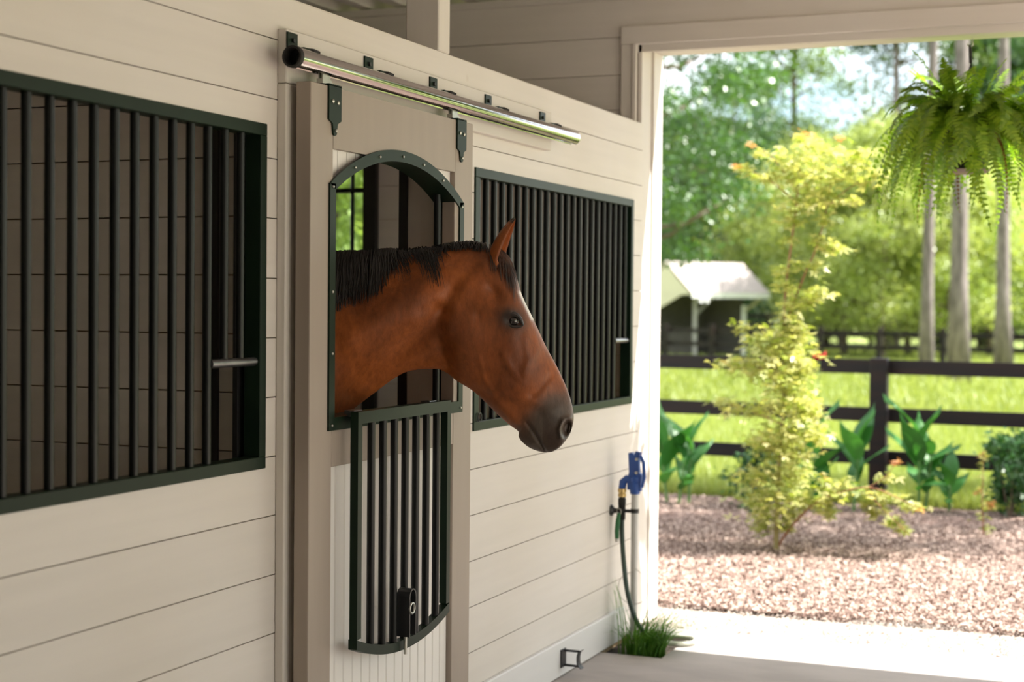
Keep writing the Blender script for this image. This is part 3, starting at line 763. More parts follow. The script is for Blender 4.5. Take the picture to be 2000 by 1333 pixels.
# legs
for (s, off, front) in [(-.74, .06, 1), (-.74, -.28, 1), (-1.98, -.40, 0), (-1.98, -.70, 0)]:
    prof = [(1.10, .115, 0), (.85, .085, .0), (.62, .055, .01), (.53, .050, .01), (.35, .034, -.005), (.17, .036, -.01), (.10, .040, .02), (.055, .052, .03), (0.0, .062, .04)] if front else \
           [(1.15, .17, .05), (.92, .12, .08), (.72, .075, -.03), (.58, .055, -.09), (.40, .036, -.08), (.18, .038, -.07), (.10, .042, -.04), (.055, .054, -.03), (0.0, .062, -.02)]
    rings = []; cols = []
    for (z, r_, dx) in cat(prof, [4] * 8):
        rings.append([hs(s + dx + r_ * 1.15 * math.cos(a), z) + HN * (off + r_ * .9 * math.sin(a)) for a in np.linspace(0, 2*math.pi, 20, endpoint=False)])
        cols.append([(bay if z > .62 else dark)] * 20)
    add_loft(rings, cols)
horse_loc = HP + HH * -1.2 + HN * -.3
me = np_mesh('horse', np.concatenate(V) - horse_loc, np.concatenate(F), None, smooth=True)
ca = me.color_attributes.new('coat', 'FLOAT_COLOR', 'POINT')
cc = np.ones((nv, 4), np.float32); cc[:, :3] = np.concatenate(C_); ca.data.foreach_set('color', cc.ravel())
mh = bpy.data.materials.new('horse_coat'); mh.use_nodes = True
nh = mh.node_tree; bh = nh.nodes['Principled BSDF']; ah = nh.nodes.new('ShaderNodeAttribute'); ah.attribute_name = 'coat'
tch = nh.nodes.new('ShaderNodeTexCoord'); mph = nh.nodes.new('ShaderNodeMapping'); mph.inputs['Scale'].default_value = (60, 60, 26); mph.inputs['Rotation'].default_value = (0, .6, 0)
nnh = nh.nodes.new('ShaderNodeTexNoise'); nnh.inputs['Scale'].default_value = 1; nnh.inputs['Detail'].default_value = 8; nnh.inputs['Roughness'].default_value = .65
nh.links.new(tch.outputs['Object'], mph.inputs['Vector']); nh.links.new(mph.outputs['Vector'], nnh.inputs['Vector'])
rh = nh.nodes.new('ShaderNodeMapRange'); rh.inputs['From Min'].default_value = .3; rh.inputs['From Max'].default_value = .7; rh.inputs['To Min'].default_value = .72; rh.inputs['To Max'].default_value = 1.22
nh.links.new(nnh.outputs['Fac'], rh.inputs['Value'])
mxh = nh.nodes.new('ShaderNodeVectorMath'); mxh.operation = 'SCALE'
nh.links.new(ah.outputs['Color'], mxh.inputs[0]); nh.links.new(rh.outputs['Result'], mxh.inputs['Scale']); nh.links.new(mxh.outputs['Vector'], bh.inputs['Base Color'])
bph = nh.nodes.new('ShaderNodeBump'); bph.inputs['Strength'].default_value = .4; bph.inputs['Distance'].default_value = .003
nh.links.new(nnh.outputs['Fac'], bph.inputs['Height']); nh.links.new(bph.outputs['Normal'], bh.inputs['Normal'])
bh.inputs['Roughness'].default_value = .42; bh.inputs['Specular IOR Level'].default_value = .32
bh.inputs['Sheen Weight'].default_value = .03; bh.inputs['Sheen Roughness'].default_value = .4; bh.inputs['Sheen Tint'].default_value = (1, .6, .35, 1)
me.materials.append(mh)
horse = link('horse', me, horse_loc, **L('bay horse with black mane leaning its head out of the stall door opening', 'horse'))
WLOC[horse.name] = np.array(horse_loc)
# eye
near = (sg > 0)[None, :]
def surf_at(x, y):
    q = np.linalg.norm(PXY - np.array([x, y], float), axis=-1) + np.where(near, 0, 1e6); k = np.unravel_index(np.argmin(q), q.shape); return POS[k]
m_eye = mat('horse_eye', (0.012, 0.006, 0.004, 1), rough=.05, spec=.8, coat=.6)
m_lid = mat('horse_skin', (0.028, 0.021, 0.018, 1), rough=.4)
m_hair = mat('black_hair', (0.010, 0.008, 0.008, 1), rough=.42, var=.5, scale=(80, 80, 20), spec=.5)
for side in (1, -1):
    mir = (lambda p: p) if side > 0 else (lambda p: p - HN * 2 * np.dot(p - HP, HN))
    ec = surf_at(1003, 626) + HN * .002
    sph = MB(); prof = [(.0185 * math.sin(a), .0185 * math.cos(a)) for a in np.linspace(0, math.pi, 17)]
    sph.lathe(mir(ec - HN * .010), prof, 28)
    obj('eye', sph, m_eye, horse, smooth=True)
    up = [(980, 623), (987, 617), (997, 613), (1007, 614), (1016, 622), (1022, 635)]; lo = [(980, 623), (987, 631), (997, 636), (1008, 637.5), (1016, 637), (1022, 635)]
    for nm, ps, rd in (('upper_eyelid', up, .0080), ('lower_eyelid', lo, .0048)):
        ps = cat(ps, [4] * 5)
        pts = [mir(surf_at(1003, 626) + (hp(*p) - hp(1003, 626)) + HN * (.005 - .0020 * abs(p[0] - 1002) / 9)) for p in ps]
        obj(nm, MB().tube(pts, [rd * (.35 + .65 * math.sin(math.pi * (i + .5) / len(pts))) for i in range(len(pts))], 8), m_lid, horse, smooth=True)
# mane and forelock: ribbons lying on the neck
NRM = np.cross(np.roll(POS, -1, 0) - POS, np.roll(POS, -1, 1) - POS)
def grid_pt(ti, ri):
    ti = min(max(ti, 0), NT - 1.001); a = int(ti); f_ = ti - a
    ri = ri % NR; b = int(ri); g_ = ri - b; b2 = (b + 1) % NR
    return (POS[a, b] * (1-f_) + POS[a+1, b] * f_) * (1-g_) + (POS[a, b2] * (1-f_) + POS[a+1, b2] * f_) * g_
def out_at(ti, ri):
    a = grid_pt(ti, ri); c = (U3[int(min(max(ti, 0), NT-1))] * .5 + L3[int(min(max(ti, 0), NT-1))] * .5)
    e1 = grid_pt(ti, ri + 3) - grid_pt(ti, ri - 3); e2 = grid_pt(ti + 2, ri) - grid_pt(ti - 2, ri)
    n_ = np.cross(e1, e2); n_ /= (np.linalg.norm(n_) + 1e-9)
    if np.dot(n_, a - c) < 0: n_ = -n_
    return n_
UPX = UP[:, 0]
def ti_of(px): return float(np.interp(px, UPX, np.arange(NT)))
def r_of(v): return math.acos(1 - 2 * v) / (2 * math.pi) * NR
class Rib:
    def __init__(s): s.v = []; s.f = []
    def add(s, pts, outs, w):
        n = len(pts); b = len(s.v)
        for i in range(n):
            t = np.array(pts[min(i+1, n-1)]) - np.array(pts[max(i-1, 0)]); t /= (np.linalg.norm(t) + 1e-9)
            sd = np.cross(t, outs[i]); sd /= (np.linalg.norm(sd) + 1e-9)
            ww = w * (1 - .75 * i / (n-1)) / 2
            s.v += [tuple(pts[i] - sd * ww), tuple(pts[i] + outs[i] * ww * .5), tuple(pts[i] + sd * ww)]
        for i in range(n - 1):
            k = b + 3 * i
            s.f += [(k, k+1, k+4, k+3), (k+1, k+2, k+5, k+4)]
mane = Rib()
def strand(px, vend, drift, lift, w, v0=0.0, side=1, wob=0.0):
    pts = []; outs = []
    t0 = ti_of(px); n = 9; ph = rs.uniform(0, 6.28)
    for k in range(n):
        q = k / (n - 1)
        v = v0 + (vend - v0) * q ** 1.15
        tt = ti_of(px + drift * q + wob * math.sin(ph + 3 * q))
        ri = r_of(v) * side
        o_ = out_at(tt, ri); pts.append(grid_pt(tt, ri) + o_ * (lift * (1 - .5 * q) + .0015)); outs.append(o_)
    mane.add(pts, outs, w)
for k in range(900):
    px = rs.uniform(560, 772); edge = max(0, (px - 735) / 37)
    strand(px, rs.uniform(.18, .36) * (1 - .45 * edge), rs.uniform(-14, 12), rs.uniform(.001, .016), rs.uniform(.003, .007), wob=rs.uniform(0, 4))
for k in range(170):
    px = rs.uniform(770, 862); strand(px, rs.uniform(.05, .13), rs.uniform(0, 22), rs.uniform(.001, .007), rs.uniform(.002, .0045), wob=3)
for (c, n) in ((778, 22), (820, 22), (838, 40)):                       # loose locks
    for k in range(n):
        strand(c + rs.normal(0, 6), rs.uniform(.18, .34 if c > 830 else .27), rs.uniform(14, 26), rs.uniform(.002, .008), .003, wob=2)
for k in range(260):
    px = rs.uniform(560, 945); strand(px, rs.uniform(.05, .16), rs.uniform(-10, 10), rs.uniform(.002, .012), .005, side=-1)
def tuft(px, n, lift, length, spread, slope=0.5):
    for k in range(n):
        x0 = px + rs.normal(0, spread); t0 = ti_of(x0); sd = rs.choice([-1, 1]); p = grid_pt(t0, r_of(rs.uniform(0, .02)) * sd)
        d0 = np.array([0, 0, 1.0]) * rs.uniform(.2, 1) * slope + HH * rs.uniform(-.9, .3) + HN * rs.uniform(-.4, .5); d0 /= np.linalg.norm(d0)
        ln = length * rs.uniform(.5, 1); pts = [p + d0 * ln * q + np.array([0, 0, -1]) * ln * .7 * q * q for q in np.linspace(0, 1, 6)]
        mane.add(pts, [np.array([0, 0, 1.0])] * 6, .004)
tuft(880, 80, 0, .038, 15); tuft(905, 80, 0, .030, 12); tuft(925, 60, 0, .024, 8); tuft(690, 60, 0, .02, 50, .3); tuft(845, 50, 0, .02, 18, .4)
for k in range(230):
    strand(rs.uniform(868, 948), rs.uniform(.015, .055), rs.uniform(-10, 14), rs.uniform(.003, .014), .005, side=rs.choice([1, 1, -1]))
mb = MB(); mb.v = mane.v; mb.f = mane.f
obj('mane', mb, m_hair, horse, smooth=True, fix=False)
mane = Rib()
for k in range(240):                                                    # forelock between the ears, down the forehead
    x0 = rs.uniform(955, 990); side = rs.choice([1, 1, -1]); vend = rs.uniform(.012, .16) if k % 3 else rs.uniform(.01, .05); pts = []; outs = []
    Lr = rs.uniform(14, 34) if k % 4 else rs.uniform(30, 52)
    for q in np.linspace(0, 1, 8):
        t0 = ti_of(x0) + (ti_of(min(x0 + 22, 1010)) - ti_of(x0)) * q * Lr / 30
        ri = r_of(.004 + vend * q) * side; o_ = out_at(t0, ri)
        pts.append(grid_pt(t0, ri) + o_ * (.010 * (1 - q) + .003)); outs.append(o_)
    mane.add(pts, outs, .0042)
mb = MB(); mb.v = mane.v; mb.f = mane.f
m_fore = mat('forelock_hair', (0.075, 0.026, 0.011, 1), rough=.45, col2=(.016, .009, .007, 1), scale=(60, 60, 20))
obj('forelock', mb, m_fore, horse, smooth=True, fix=False)

# ------------------------------------------------------------------ hydrant, hose, grass pocket
HX, HY = .105, 6.90
hy = thing('yard_hydrant', (HX, HY, -.045), 'galvanised yard hydrant pipe with bright blue cast head beside the sunlit corner', 'hydrant')
m_galv = mat('galvanised', (0.60, 0.60, 0.58, 1), rough=.5, metal=.35, var=.15, scale=(20, 20, 6))
m_blue = mat('blue_paint', (0.020, 0.085, 0.36, 1), rough=.4, var=.25, scale=(25, 25, 25))
m_brass = mat('brass', (0.62, 0.46, 0.20, 1), rough=.3, metal=.9)
obj('pipe', MB().tube([(HX, HY, -.05), (HX, HY, .74)], .0165, 20), m_galv, hy, smooth=True)
hd = MB().lathe((HX, HY, .70), [(.0, 0), (.022, 0), (.024, .012), (.024, .05), (.028, .06), (.028, .078), (.018, .086), (.016, .10), (.0, .10)], 20)
hd.prism([(HX - .034, .72), (HX + .030, .715), (HX + .034, .79), (HX + .022, .80), (HX + .020, .868), (HX + .030, .892), (HX + .006, .898), (HX - .002, .880), (HX - .012, .892), (HX - .030, .888), (HX - .026, .80), (HX - .034, .77)], 'y', HY - .014, HY + .014)
obj('head_casting', hd, m_blue, hy)
sp = obj('spout', MB().tube([(HX - .015, HY, .765), (HX - .040, HY, .768), (HX - .058, HY, .752), (HX - .062, HY, .722)], [.018, .018, .018, .017], 14), m_blue, hy, smooth=True)
obj('lever', MB().tube([(HX + .030, HY - .018, .878), (HX + .045, HY - .018, .85), (HX + .050, HY - .018, .78), (HX + .040, HY - .018, .735)], [.008, .009, .008, .006], 10), m_blue, hy, smooth=True)
for zb in (.862, .80): obj('lever_bolt', MB().lathe((HX + .012, HY - .014, zb), [(0, -.010), (.007, -.010), (.007, 0)], 6, 'y'), m_zinc, hy)
obj('brass_coupling', MB().lathe((HX - .062, HY, .682), [(.011, 0), (.019, .002), (.019, .016), (.016, .018), (.016, .022), (.020, .024), (.020, .040), (.014, .042)], 16), m_brass, hy, smooth=True)
ck = thing('wall_clamp', (0, 6.87, .62), 'black pipe clamp joining the blue-headed hydrant to the white wall', 'clamp')
obj('flange', MB().lathe((0, 6.87, .622), [(.026, 0), (.026, .006), (.012, .016), (.011, .03), (0, .03)], 20, 'x'), m_black, ck, smooth=True)
obj('arm', MB().tube([(.02, 6.87, .622), (HX - .012, 6.885, .622)], .008, 10), m_black, ck, smooth=True)
obj('pipe_band', MB().lathe((HX, HY, .612), [(.0165, 0), (.0195, 0), (.0195, .020), (.0165, .020)], 20), m_black, ck)
hs_ = thing('garden_hose', (HX - .062, HY, .0), 'dark green garden hose hanging from the hydrant spout, its pale end curling on the slab', 'hose')
m_hose = mat('hose_green', (0.035, 0.065, 0.050, 1), rough=.4, var=.2, scale=(10, 10, 10))
m_pale = mat('hose_pale', (0.55, 0.56, 0.48, 1), rough=.5)
obj('connector', MB().lathe((HX - .062, HY, .575), [(.012, 0), (.016, .006), (.017, .07), (.018, .072), (.018, .10), (.013, .108)], 16), m_rubber, hs_, smooth=True)
hx = HX - .062
path = cat([(hx, HY, .60), (hx + .006, HY - .012, .50), (hx + .022, HY - .03, .38), (hx + .048, HY - .05, .25), (hx + .085, HY - .04, .13), (hx + .125, HY - .01, .055), (hx + .165, HY + .03, .016), (hx + .205, HY + .06, .0125)], [6] * 7)
obj('green_length', MB().tube(path, .0112, 14), m_hose, hs_, smooth=True)
path = cat([(hx + .195, HY + .052, .0135), (hx + .225, HY + .06, .012), (hx + .275, HY + .07, .012), (hx + .315, HY + .13, .012), (hx + .285, HY + .21, .012), (hx + .21, HY + .23, .012), (hx + .16, HY + .22, .012)], [8] * 6)
obj('pale_length', MB().tube(path, .0115, 14), m_pale, hs_, smooth=True)
gr = thing('carabiner_strap', (.04, 6.86, .50), 'short green webbing loop hanging from the black wall clamp', 'strap')
m_web = mat('green_web', (0.02, 0.13, 0.045, 1), rough=.6)
obj('webbing', MB().tube([(.040, 6.865, .612), (.036, 6.862, .57), (.033, 6.86, .53), (.034, 6.86, .495)], [.008, .011, .011, .010], 10), m_web, gr, smooth=True)
obj('wire_hook', MB().tube([(.040 + .011 * math.cos(a), 6.865, .618 + .016 * math.sin(a)) for a in np.linspace(0, 2 * math.pi, 17)], .002, 6, cap=False), m_zinc, gr, smooth=True)
obj('end_ferrule', MB().lathe((.034, 6.86, .478), [(0, 0), (.009, .002), (.0105, .016), (.009, .020)], 12), m_zinc, gr, smooth=True)
wr = cat([(HX + .005, HY - .0185, .345), (HX - .045, HY - .0185, .325), (HX - .070, HY - .0185, .27), (HX - .050, HY - .0185, .215), (HX, HY - .0185, .195), (HX + .055, HY - .0185, .215), (HX + .075, HY - .0185, .27), (HX + .055, HY - .0185, .325), (HX + .010, HY - .0185, .36)], [5] * 8)
obj('wire_loop', MB().tube(wr, .0014, 6), m_zinc, smooth=True, loc=(HX, HY, .2), **L('thin wire loop hung around the galvanised hydrant pipe', 'wire'))
# clump of grass in the pocket of the slab: long single blades
def blades(n, fx, hmin, hmax, wmin, wmax, lean, seg=5, seed=1):
    r = np.random.default_rng(seed); V = []; F = []; T = []
    for k in range(n):
        x0, y0, ang, ex = fx(r)
        h = r.uniform(hmin, hmax) * ex; w = r.uniform(wmin, wmax); ln = lean * r.uniform(.4, 1.3); dx, dy = math.cos(ang), math.sin(ang); b = len(V)
        for i in range(seg + 1):
            q = i / seg; ww = w * (1 - q ** 1.6) / 2 + .0002; o_ = ln * h * q * q; z = h * (q - .42 * min(ln, 1.3) * q * q * q)
            px, py = x0 + dx * o_, y0 + dy * o_
            V.append((px - dy * ww, py + dx * ww, z)); V.append((px + dy * ww, py - dx * ww, z))
        for i in range(seg): F.append((b+2*i, b+2*i+1, b+2*i+3, b+2*i+2))
        T += [r.uniform(0, 1)] * seg
    return V, F, T
def fx(r):
    a = r.uniform(0, 6.28); q = r.uniform(0, 1) ** .7
    x = .16 + .085 * q * math.cos(a) + .02; y = .0 + .12 * q * math.sin(a)
    ang = math.atan2(y, x - .12) + r.normal(0, .5)
    return x - .16, y, ang, 1.0
V1, F1, T1 = blades(380, fx, .15, .30, .004, .008, .85, seed=4)
g1 = link('grass_tuft', np_mesh('grass_tuft', V1, F1, m_blade, T1), (.16, 6.86, -.046), **L('clump of long green grass growing from the soil pocket at the hydrant foot', 'grass'))
def fx2(r): return r.uniform(-.03, .03), r.uniform(-.04, .04), math.pi + r.normal(0, .5), 1.0
V1, F1, T1 = blades(14, fx2, .30, .42, .004, .006, .25, seed=9)
link('tall_grass', np_mesh('tall_grass', V1, F1, m_blade, T1), (.06, 6.86, -.046), parent=None, **L('few tall grass stems standing against the white wall behind the clump', 'grass'))

# ------------------------------------------------------------------ hanging fern
FX, FY, FZ = 1.49, 7.565, 2.42
fern = thing('hanging_fern', (FX, FY, 2.20), 'lush green fern in a black pot hanging on a hook from the opening lintel', 'plant')
obj('pot', MB().lathe((FX, FY, 2.20), [(0, 0), (.078, 0), (.080, .006), (.100, .185), (.108, .19), (.108, .215), (.098, .215), (.096, .19), (0, .185)], 32), m_rubber, fern, smooth=True)
obj('saucer', MB().lathe((FX, FY, 2.192), [(0, 0), (.085, 0), (.10, .014), (.097, .016), (.083, .006), (0, .006)], 32), mat('saucer', (.16, .12, .10, 1), rough=.5), fern, smooth=True)
obj('hook', MB().tube([(FX + .010, FY, LZ + .01), (FX + .010, FY, 2.80)] + [(FX + .012 * math.cos(a), FY, 2.788 + .012 * math.sin(a)) for a in np.linspace(1.2, -3.4, 12)], .0028, 8), m_zinc, fern, smooth=True)
obj('hanger_hook', MB().tube([(FX - .004, FY, 2.785), (FX, FY, 2.76), (FX + .002, FY, 2.70)], [.004, .008, .008], 8), m_rubber, fern, smooth=True)
for k in range(3):
    a = k * 2.094 + .4; obj('hanger_wire', MB().tube([(FX + .002, FY, 2.70), (FX + .104 * math.cos(a), FY + .104 * math.sin(a), 2.41)], .0022, 6), m_rubber, fern, smooth=True)
obj('stem_clump', MB().lathe((FX, FY, 2.385), [(.0, .11), (.03, .10), (.06, .06), (.085, .0), (0, -.005)], 14), mat('dry_stems', (.10, .055, .025, 1), rough=1, var=.6, scale=(40, 40, 8), bump=1), fern)
def frond_mesh(name, length, rise, droop, m, seed, n=36, wmax=.046):
    r = np.random.default_rng(seed); V = []; F = []; T = []
    def axis(q):
        return np.array([length * (q * .95 - droop * .22 * q ** 3), 0.02 * math.sin(3 * q + seed), length * (rise * q - droop * q ** 2.2)])
    side_t = np.array([0, 1.0, 0])
    for i in range(n):
        q = .06 + .94 * i / (n - 1); p = axis(q); t = axis(q + .01) - axis(q - .01); t /= np.linalg.norm(t); up = np.cross(t, side_t); up /= np.linalg.norm(up)
        w = wmax * min(1, .55 + 2.5 * q) * (1 - q ** 3.5) + .004
        for sd in (-1, 1):
            d = side_t * sd + t * .22 + up * r.uniform(-.45, .05); d /= np.linalg.norm(d); ww = w * r.uniform(.88, 1.1); lw = length / n * .62
            b = len(V); V += [p - t * lw, p + d * ww * .55 - t * lw * .8 + up * .003, p + d * ww, p + d * ww * .55 + t * lw * .75 + up * .003, p + t * lw * .6]
            F.append((b, b+1, b+2, b+3, b+4)); T.append(r.uniform(.1, 1) * (.6 + .4 * q))
    for i in range(12):
        q0, q1 = i / 12, (i + 1) / 12; p0, p1 = axis(q0), axis(q1); s_ = side_t * .0014; b = len(V)
        V += [p0 - s_, p0 + s_, p0 * .5 + p1 * .5 + s_, p1 + s_, p1 - s_]; F.append((b, b+1, b+2, b+3, b+4)); T.append(.2)
    return np_mesh(name, V, F, m, T)
kinds = [frond_mesh('frond', ln, rise, dr, m_fern, k, wmax=w) for k, (ln, rise, dr, w) in enumerate([(.42, 1.15, .75, .046), (.48, .80, .85, .050), (.52, .50, .90, .050), (.50, .25, 1.05, .048), (.36, 1.60, .60, .042), (.44, .0, 1.15, .046), (.58, .62, 1.30, .050)])]
dry = frond_mesh('frond', .34, .1, 1.2, m_fern_dry, 44, n=34, wmax=.018)
rf = np.random.default_rng(12)
NFR = 165
for k in range(NFR):
    a = k * 2.39996 + rf.normal(0, .2); kd = [0, 1, 2, 3, 4, 5, 6, 1, 2, 6, 3][k % 11]
    sc = rf.uniform(.72, 1.12)
    if kd == 4: sc *= .78                                   # the most upright fronds stay clear of the lintel
    link('frond', kinds[kd], (.045 * math.cos(a), .045 * math.sin(a), .19 + rf.uniform(0, .05)), (rf.normal(0, .35), rf.normal(0, .12), a), (sc, sc, sc), parent=fern)
for k in range(7):
    a = k * 2.39996 + 1; sc = rf.uniform(.7, 1.1)
    link('dry_frond', dry, (.06 * math.cos(a), .06 * math.sin(a), .20), (0, rf.uniform(0, .4), a), (sc * .8, sc * .8, sc * 1.1), parent=fern)
#@@PART3
# ------------------------------------------------------------------ yard around: mulch chips, gravel bits, lawn blades
def chips(name, n, region, lmin, lmax, m, z, seed, label, cat_, parts=None):
    r = np.random.default_rng(seed)
    P = region(r, n); n = len(P)
    a = r.uniform(0, 2*math.pi, n); tilt = r.normal(0, .45, n); ln = r.uniform(lmin, lmax, n); wd = ln * r.uniform(.18, .5, n)
    d = np.stack([np.cos(a) * np.cos(tilt), np.sin(a) * np.cos(tilt), np.sin(tilt)], -1); roll_ = r.normal(0, .5, n)
    e = np.stack([-np.sin(a) * np.cos(roll_), np.cos(a) * np.cos(roll_), np.sin(roll_)], -1); nn = np.cross(d, e)
    th = .004
    c = np.concatenate([P, (z + r.uniform(0, .012, n))[:, None]], 1)
    A = d * ln[:, None] / 2; B = e * wd[:, None] / 2; T = nn * th
    V = np.stack([c - A - B * .6, c + A * .9 - B, c + A + B * .5, c - A * .8 + B, c + T * 1.2], 1).reshape(-1, 3)
    k = np.arange(n)[:, None] * 5
    F = np.concatenate([k + np.array([[0, 1, 4]]), k + np.array([[1, 2, 4]]), k + np.array([[2, 3, 4]]), k + np.array([[3, 0, 4]])], 0)
    t = r.uniform(0, 1, n) ** 1.3
    return link(name, np_mesh(name, V, F, m, np.tile(t, 4)), kind='stuff', label=label, category=cat_)
def wedge(y0, y1, pad=.3, p=1.0):
    def f(r, n):
        y = y0 + (y1 - y0) * r.uniform(0, 1, n) ** p
        return np.stack([2.34 - .34 * y - pad + r.uniform(0, 1, n) * (.27 * y + 2 * pad), y], -1)
    return f
chips('bark_mulch', 125000, wedge(7.98, 12.55, 1.3), .012, .042, m_chip, -.004, 21, 'loose brown bark mulch spread over the planting bed', 'mulch')
m_pebble = leaf_mat('pebble', (0.20, 0.15, 0.13, 1), (0.62, 0.55, 0.48, 1), trans=0, gloss=.01)
chips('gravel_bits', 6500, wedge(7.36, 8.15, .4), .006, .022, m_pebble, -.024, 22, 'pale gravel and bark crumbs between slab and mulch bed', 'gravel')
def lawn_blades(name, n, y0, y1, hmin, hmax, wd, seed, p, label):
    r = np.random.default_rng(seed); P = wedge(y0, y1, 1.8, p)(r, n)
    h = r.uniform(hmin, hmax, n); a = r.uniform(0, 6.28, n); ln = r.uniform(.1, .7, n)
    c = np.concatenate([P, np.full((n, 1), -.06)], 1); w = np.stack([-np.sin(a), np.cos(a), np.zeros(n)], -1) * wd
    tip = c + np.stack([np.cos(a) * ln * h, np.sin(a) * ln * h, h], -1)
    V = np.stack([c - w, c + w, tip], 1).reshape(-1, 3); F = np.arange(3 * n).reshape(n, 3)
    return link(name, np_mesh(name, V, F, m_lawn_blade, r.uniform(0, 1, n)), kind='stuff', label=label, category='grass')
lawn_blades('lawn_grass', 120000, 12.62, 24, .09, .20, .006, 31, 1.5, 'bright green paddock grass behind the black board fence')
lawn_blades('far_grass', 50000, 24, 60, .10, .24, .02, 32, 1.4, 'sunlit far grass around the pine trunks')
# unseen pale yard added beside the open side, pink to bounce light indoors
grid_ground('ground_yard_bounce', 6.0, 16, -14, 13, 60, 120, -.045, .02, mat('yard_bounce_gravel', (0.50, 0.40, 0.36, 1), rough=1, var=.2, scale=(15, 15, 15)), 5)

# ------------------------------------------------------------------ black board fence at the bed
def fence(name, pts, zr, rail_h, post_w, post_h, label, m=m_fence, rail_t=.03, behind=1):
    p0 = np.array(pts[0]); t = thing(name, (pts[len(pts)//2][0], pts[len(pts)//2][1], -.06), label, 'fence')
    for (x, y) in pts:
        obj('post', MB().cbox(x - post_w/2, x + post_w/2, y - post_w/2, y + post_w/2, -.1, post_h, .006), m, t)
    for (a, b) in zip(pts[:-1], pts[1:]):
        a = np.array(a); b = np.array(b); d = (b - a) / np.linalg.norm(b - a); nrm = np.array([-d[1], d[0]])
        if nrm[1] < 0: nrm = -nrm
        o0 = nrm * (post_w/2) * behind; o1 = nrm * (post_w/2 + rail_t) * behind
        g_ = d * .004
        for (z0, z1) in [(z, z + rail_h) for z in zr]:
            q = [a + g_ + o0, b - g_ + o0, b - g_ + o1, a + g_ + o1]
            obj('rail', MB().prism([tuple(x) for x in q], 'z', z0, z1), m, t)
    return t
fence('board_fence', [(-4.74, 13.15), (-2.25, 12.95), (.245, 12.75), (2.70, 12.55), (5.15, 12.35)], [1.03, .645, .30], .115, .135, 1.16, 'near black three-board fence standing right behind the mulch bed')
# farther paddock fences
def line_pts(pxs, Y0, Y1):
    return [tuple(onY(px, 650, Y)[:2]) for px, Y in zip(pxs, np.linspace(Y0, Y1, len(pxs)))]
fence('paddock_fence', line_pts([1180, 1300, 1390, 1490, 1603, 1717, 1842, 1975, 2110], 44.3, 42), [.40, .78], .13, .14, 1.02, 'thin black two-rail paddock fence standing beyond the grey pine trunks', rail_t=.06)
fence('paddock_fence', line_pts([1200, 1330, 1420, 1500, 1570, 1640, 1700, 1770, 1850, 1930, 2010, 2100], 58.8, 58.2), [.42, .80, 1.12], .13, .15, 1.3, 'farthest black rail fence along the woodland edge', rail_t=.06)

# ------------------------------------------------------------------ run-in shed
sa = math.radians(32)
SO = onY(1352, 600, 45.0); SO = np.array([SO[0], SO[1], -.06])         # foot below the front left eave corner
shed = thing('run_in_shed', tuple(SO), 'small cream run-in shed with grey shingle roof and dark open front across the paddock', 'shed')
e1 = np.array([math.cos(sa - YAW * 0), math.sin(sa), 0]); e1 = _r * math.cos(sa) + np.array([-_r[1], _r[0], 0]) * math.sin(sa); e2 = np.array([-e1[1], e1[0], 0])
def sh(u, v, z): return SO + e1 * u + e2 * v + np.array([0, 0, z])
LEN, DEP, EZ, RZ = 2.95, 2.5, 1.93, 2.85
m_cream = mat('shed_cream', (0.50, 0.47, 0.36, 1), rough=.7, var=.08)
m_shin = mat('shed_shingle', (0.46, 0.40, 0.38, 1), rough=.9, var=.2, scale=(6, 6, 6), bump=.4)
m_shdk = mat('shed_dark_board', (0.11, 0.10, 0.095, 1), rough=.8, var=.3)  # even dark tone on the shed's inner walls
m_fas = mat('shed_white', (0.75, 0.76, 0.76, 1), rough=.5)
m_pst = mat('shed_post', (0.35, 0.34, 0.33, 1), rough=.7, var=.1)
def slab(name, q, th, m, par=shed):
    q = [np.array(p) for p in q]; n_ = np.cross(q[1]-q[0], q[3]-q[0]); n_ /= np.linalg.norm(n_)
    b = [p + n_ * th for p in q]; return obj(name, MB().add(q + b, [(0,1,2,3), (7,6,5,4), (0,4,5,1), (1,5,6,2), (2,6,7,3), (3,7,4,0)]), m, par)
slab('roof_slope', [sh(-.05, -.02, EZ + .05), sh(LEN, -.02, EZ + .05), sh(LEN, DEP/2, RZ + .05), sh(-.05, DEP/2, RZ + .05)], .05, m_shin)
slab('roof_slope', [sh(-.05, DEP + .02, EZ + .05), sh(LEN, DEP + .02, EZ + .05), sh(LEN, DEP/2, RZ + .05), sh(-.05, DEP/2, RZ + .05)], -.05, m_shin)
slab('fascia', [sh(-.05, -.04, EZ - .08), sh(LEN, -.04, EZ - .08), sh(LEN, -.04, EZ + .08), sh(-.05, -.04, EZ + .08)], .03, m_fas)
slab('gable_panel', [sh(0, .02, EZ + .02), sh(0, DEP/2, RZ), sh(0, DEP - .02, EZ + .02), sh(0, DEP/2, EZ + .0)], .03, m_cream)
slab('gusset_panel', [sh(0, .45, EZ + .02), sh(0, DEP - .02, EZ + .02), sh(0, DEP - .02, EZ - .62), sh(0, DEP - .55, EZ - .55)], .03, m_cream)
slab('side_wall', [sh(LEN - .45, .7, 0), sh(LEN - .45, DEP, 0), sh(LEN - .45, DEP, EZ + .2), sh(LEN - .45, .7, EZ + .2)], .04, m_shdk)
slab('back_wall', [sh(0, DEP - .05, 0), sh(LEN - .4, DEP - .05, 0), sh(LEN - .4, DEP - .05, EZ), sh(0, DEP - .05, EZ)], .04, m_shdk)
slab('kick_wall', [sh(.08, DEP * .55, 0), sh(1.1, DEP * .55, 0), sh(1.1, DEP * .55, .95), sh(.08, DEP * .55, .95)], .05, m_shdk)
def spost(nm, u, v, z0, z1, w, m):
    c = sh(u, v, 0); obj(nm, MB().box(c[0]-w/2, c[0]+w/2, c[1]-w/2, c[1]+w/2, -.1, z1), m, shed)
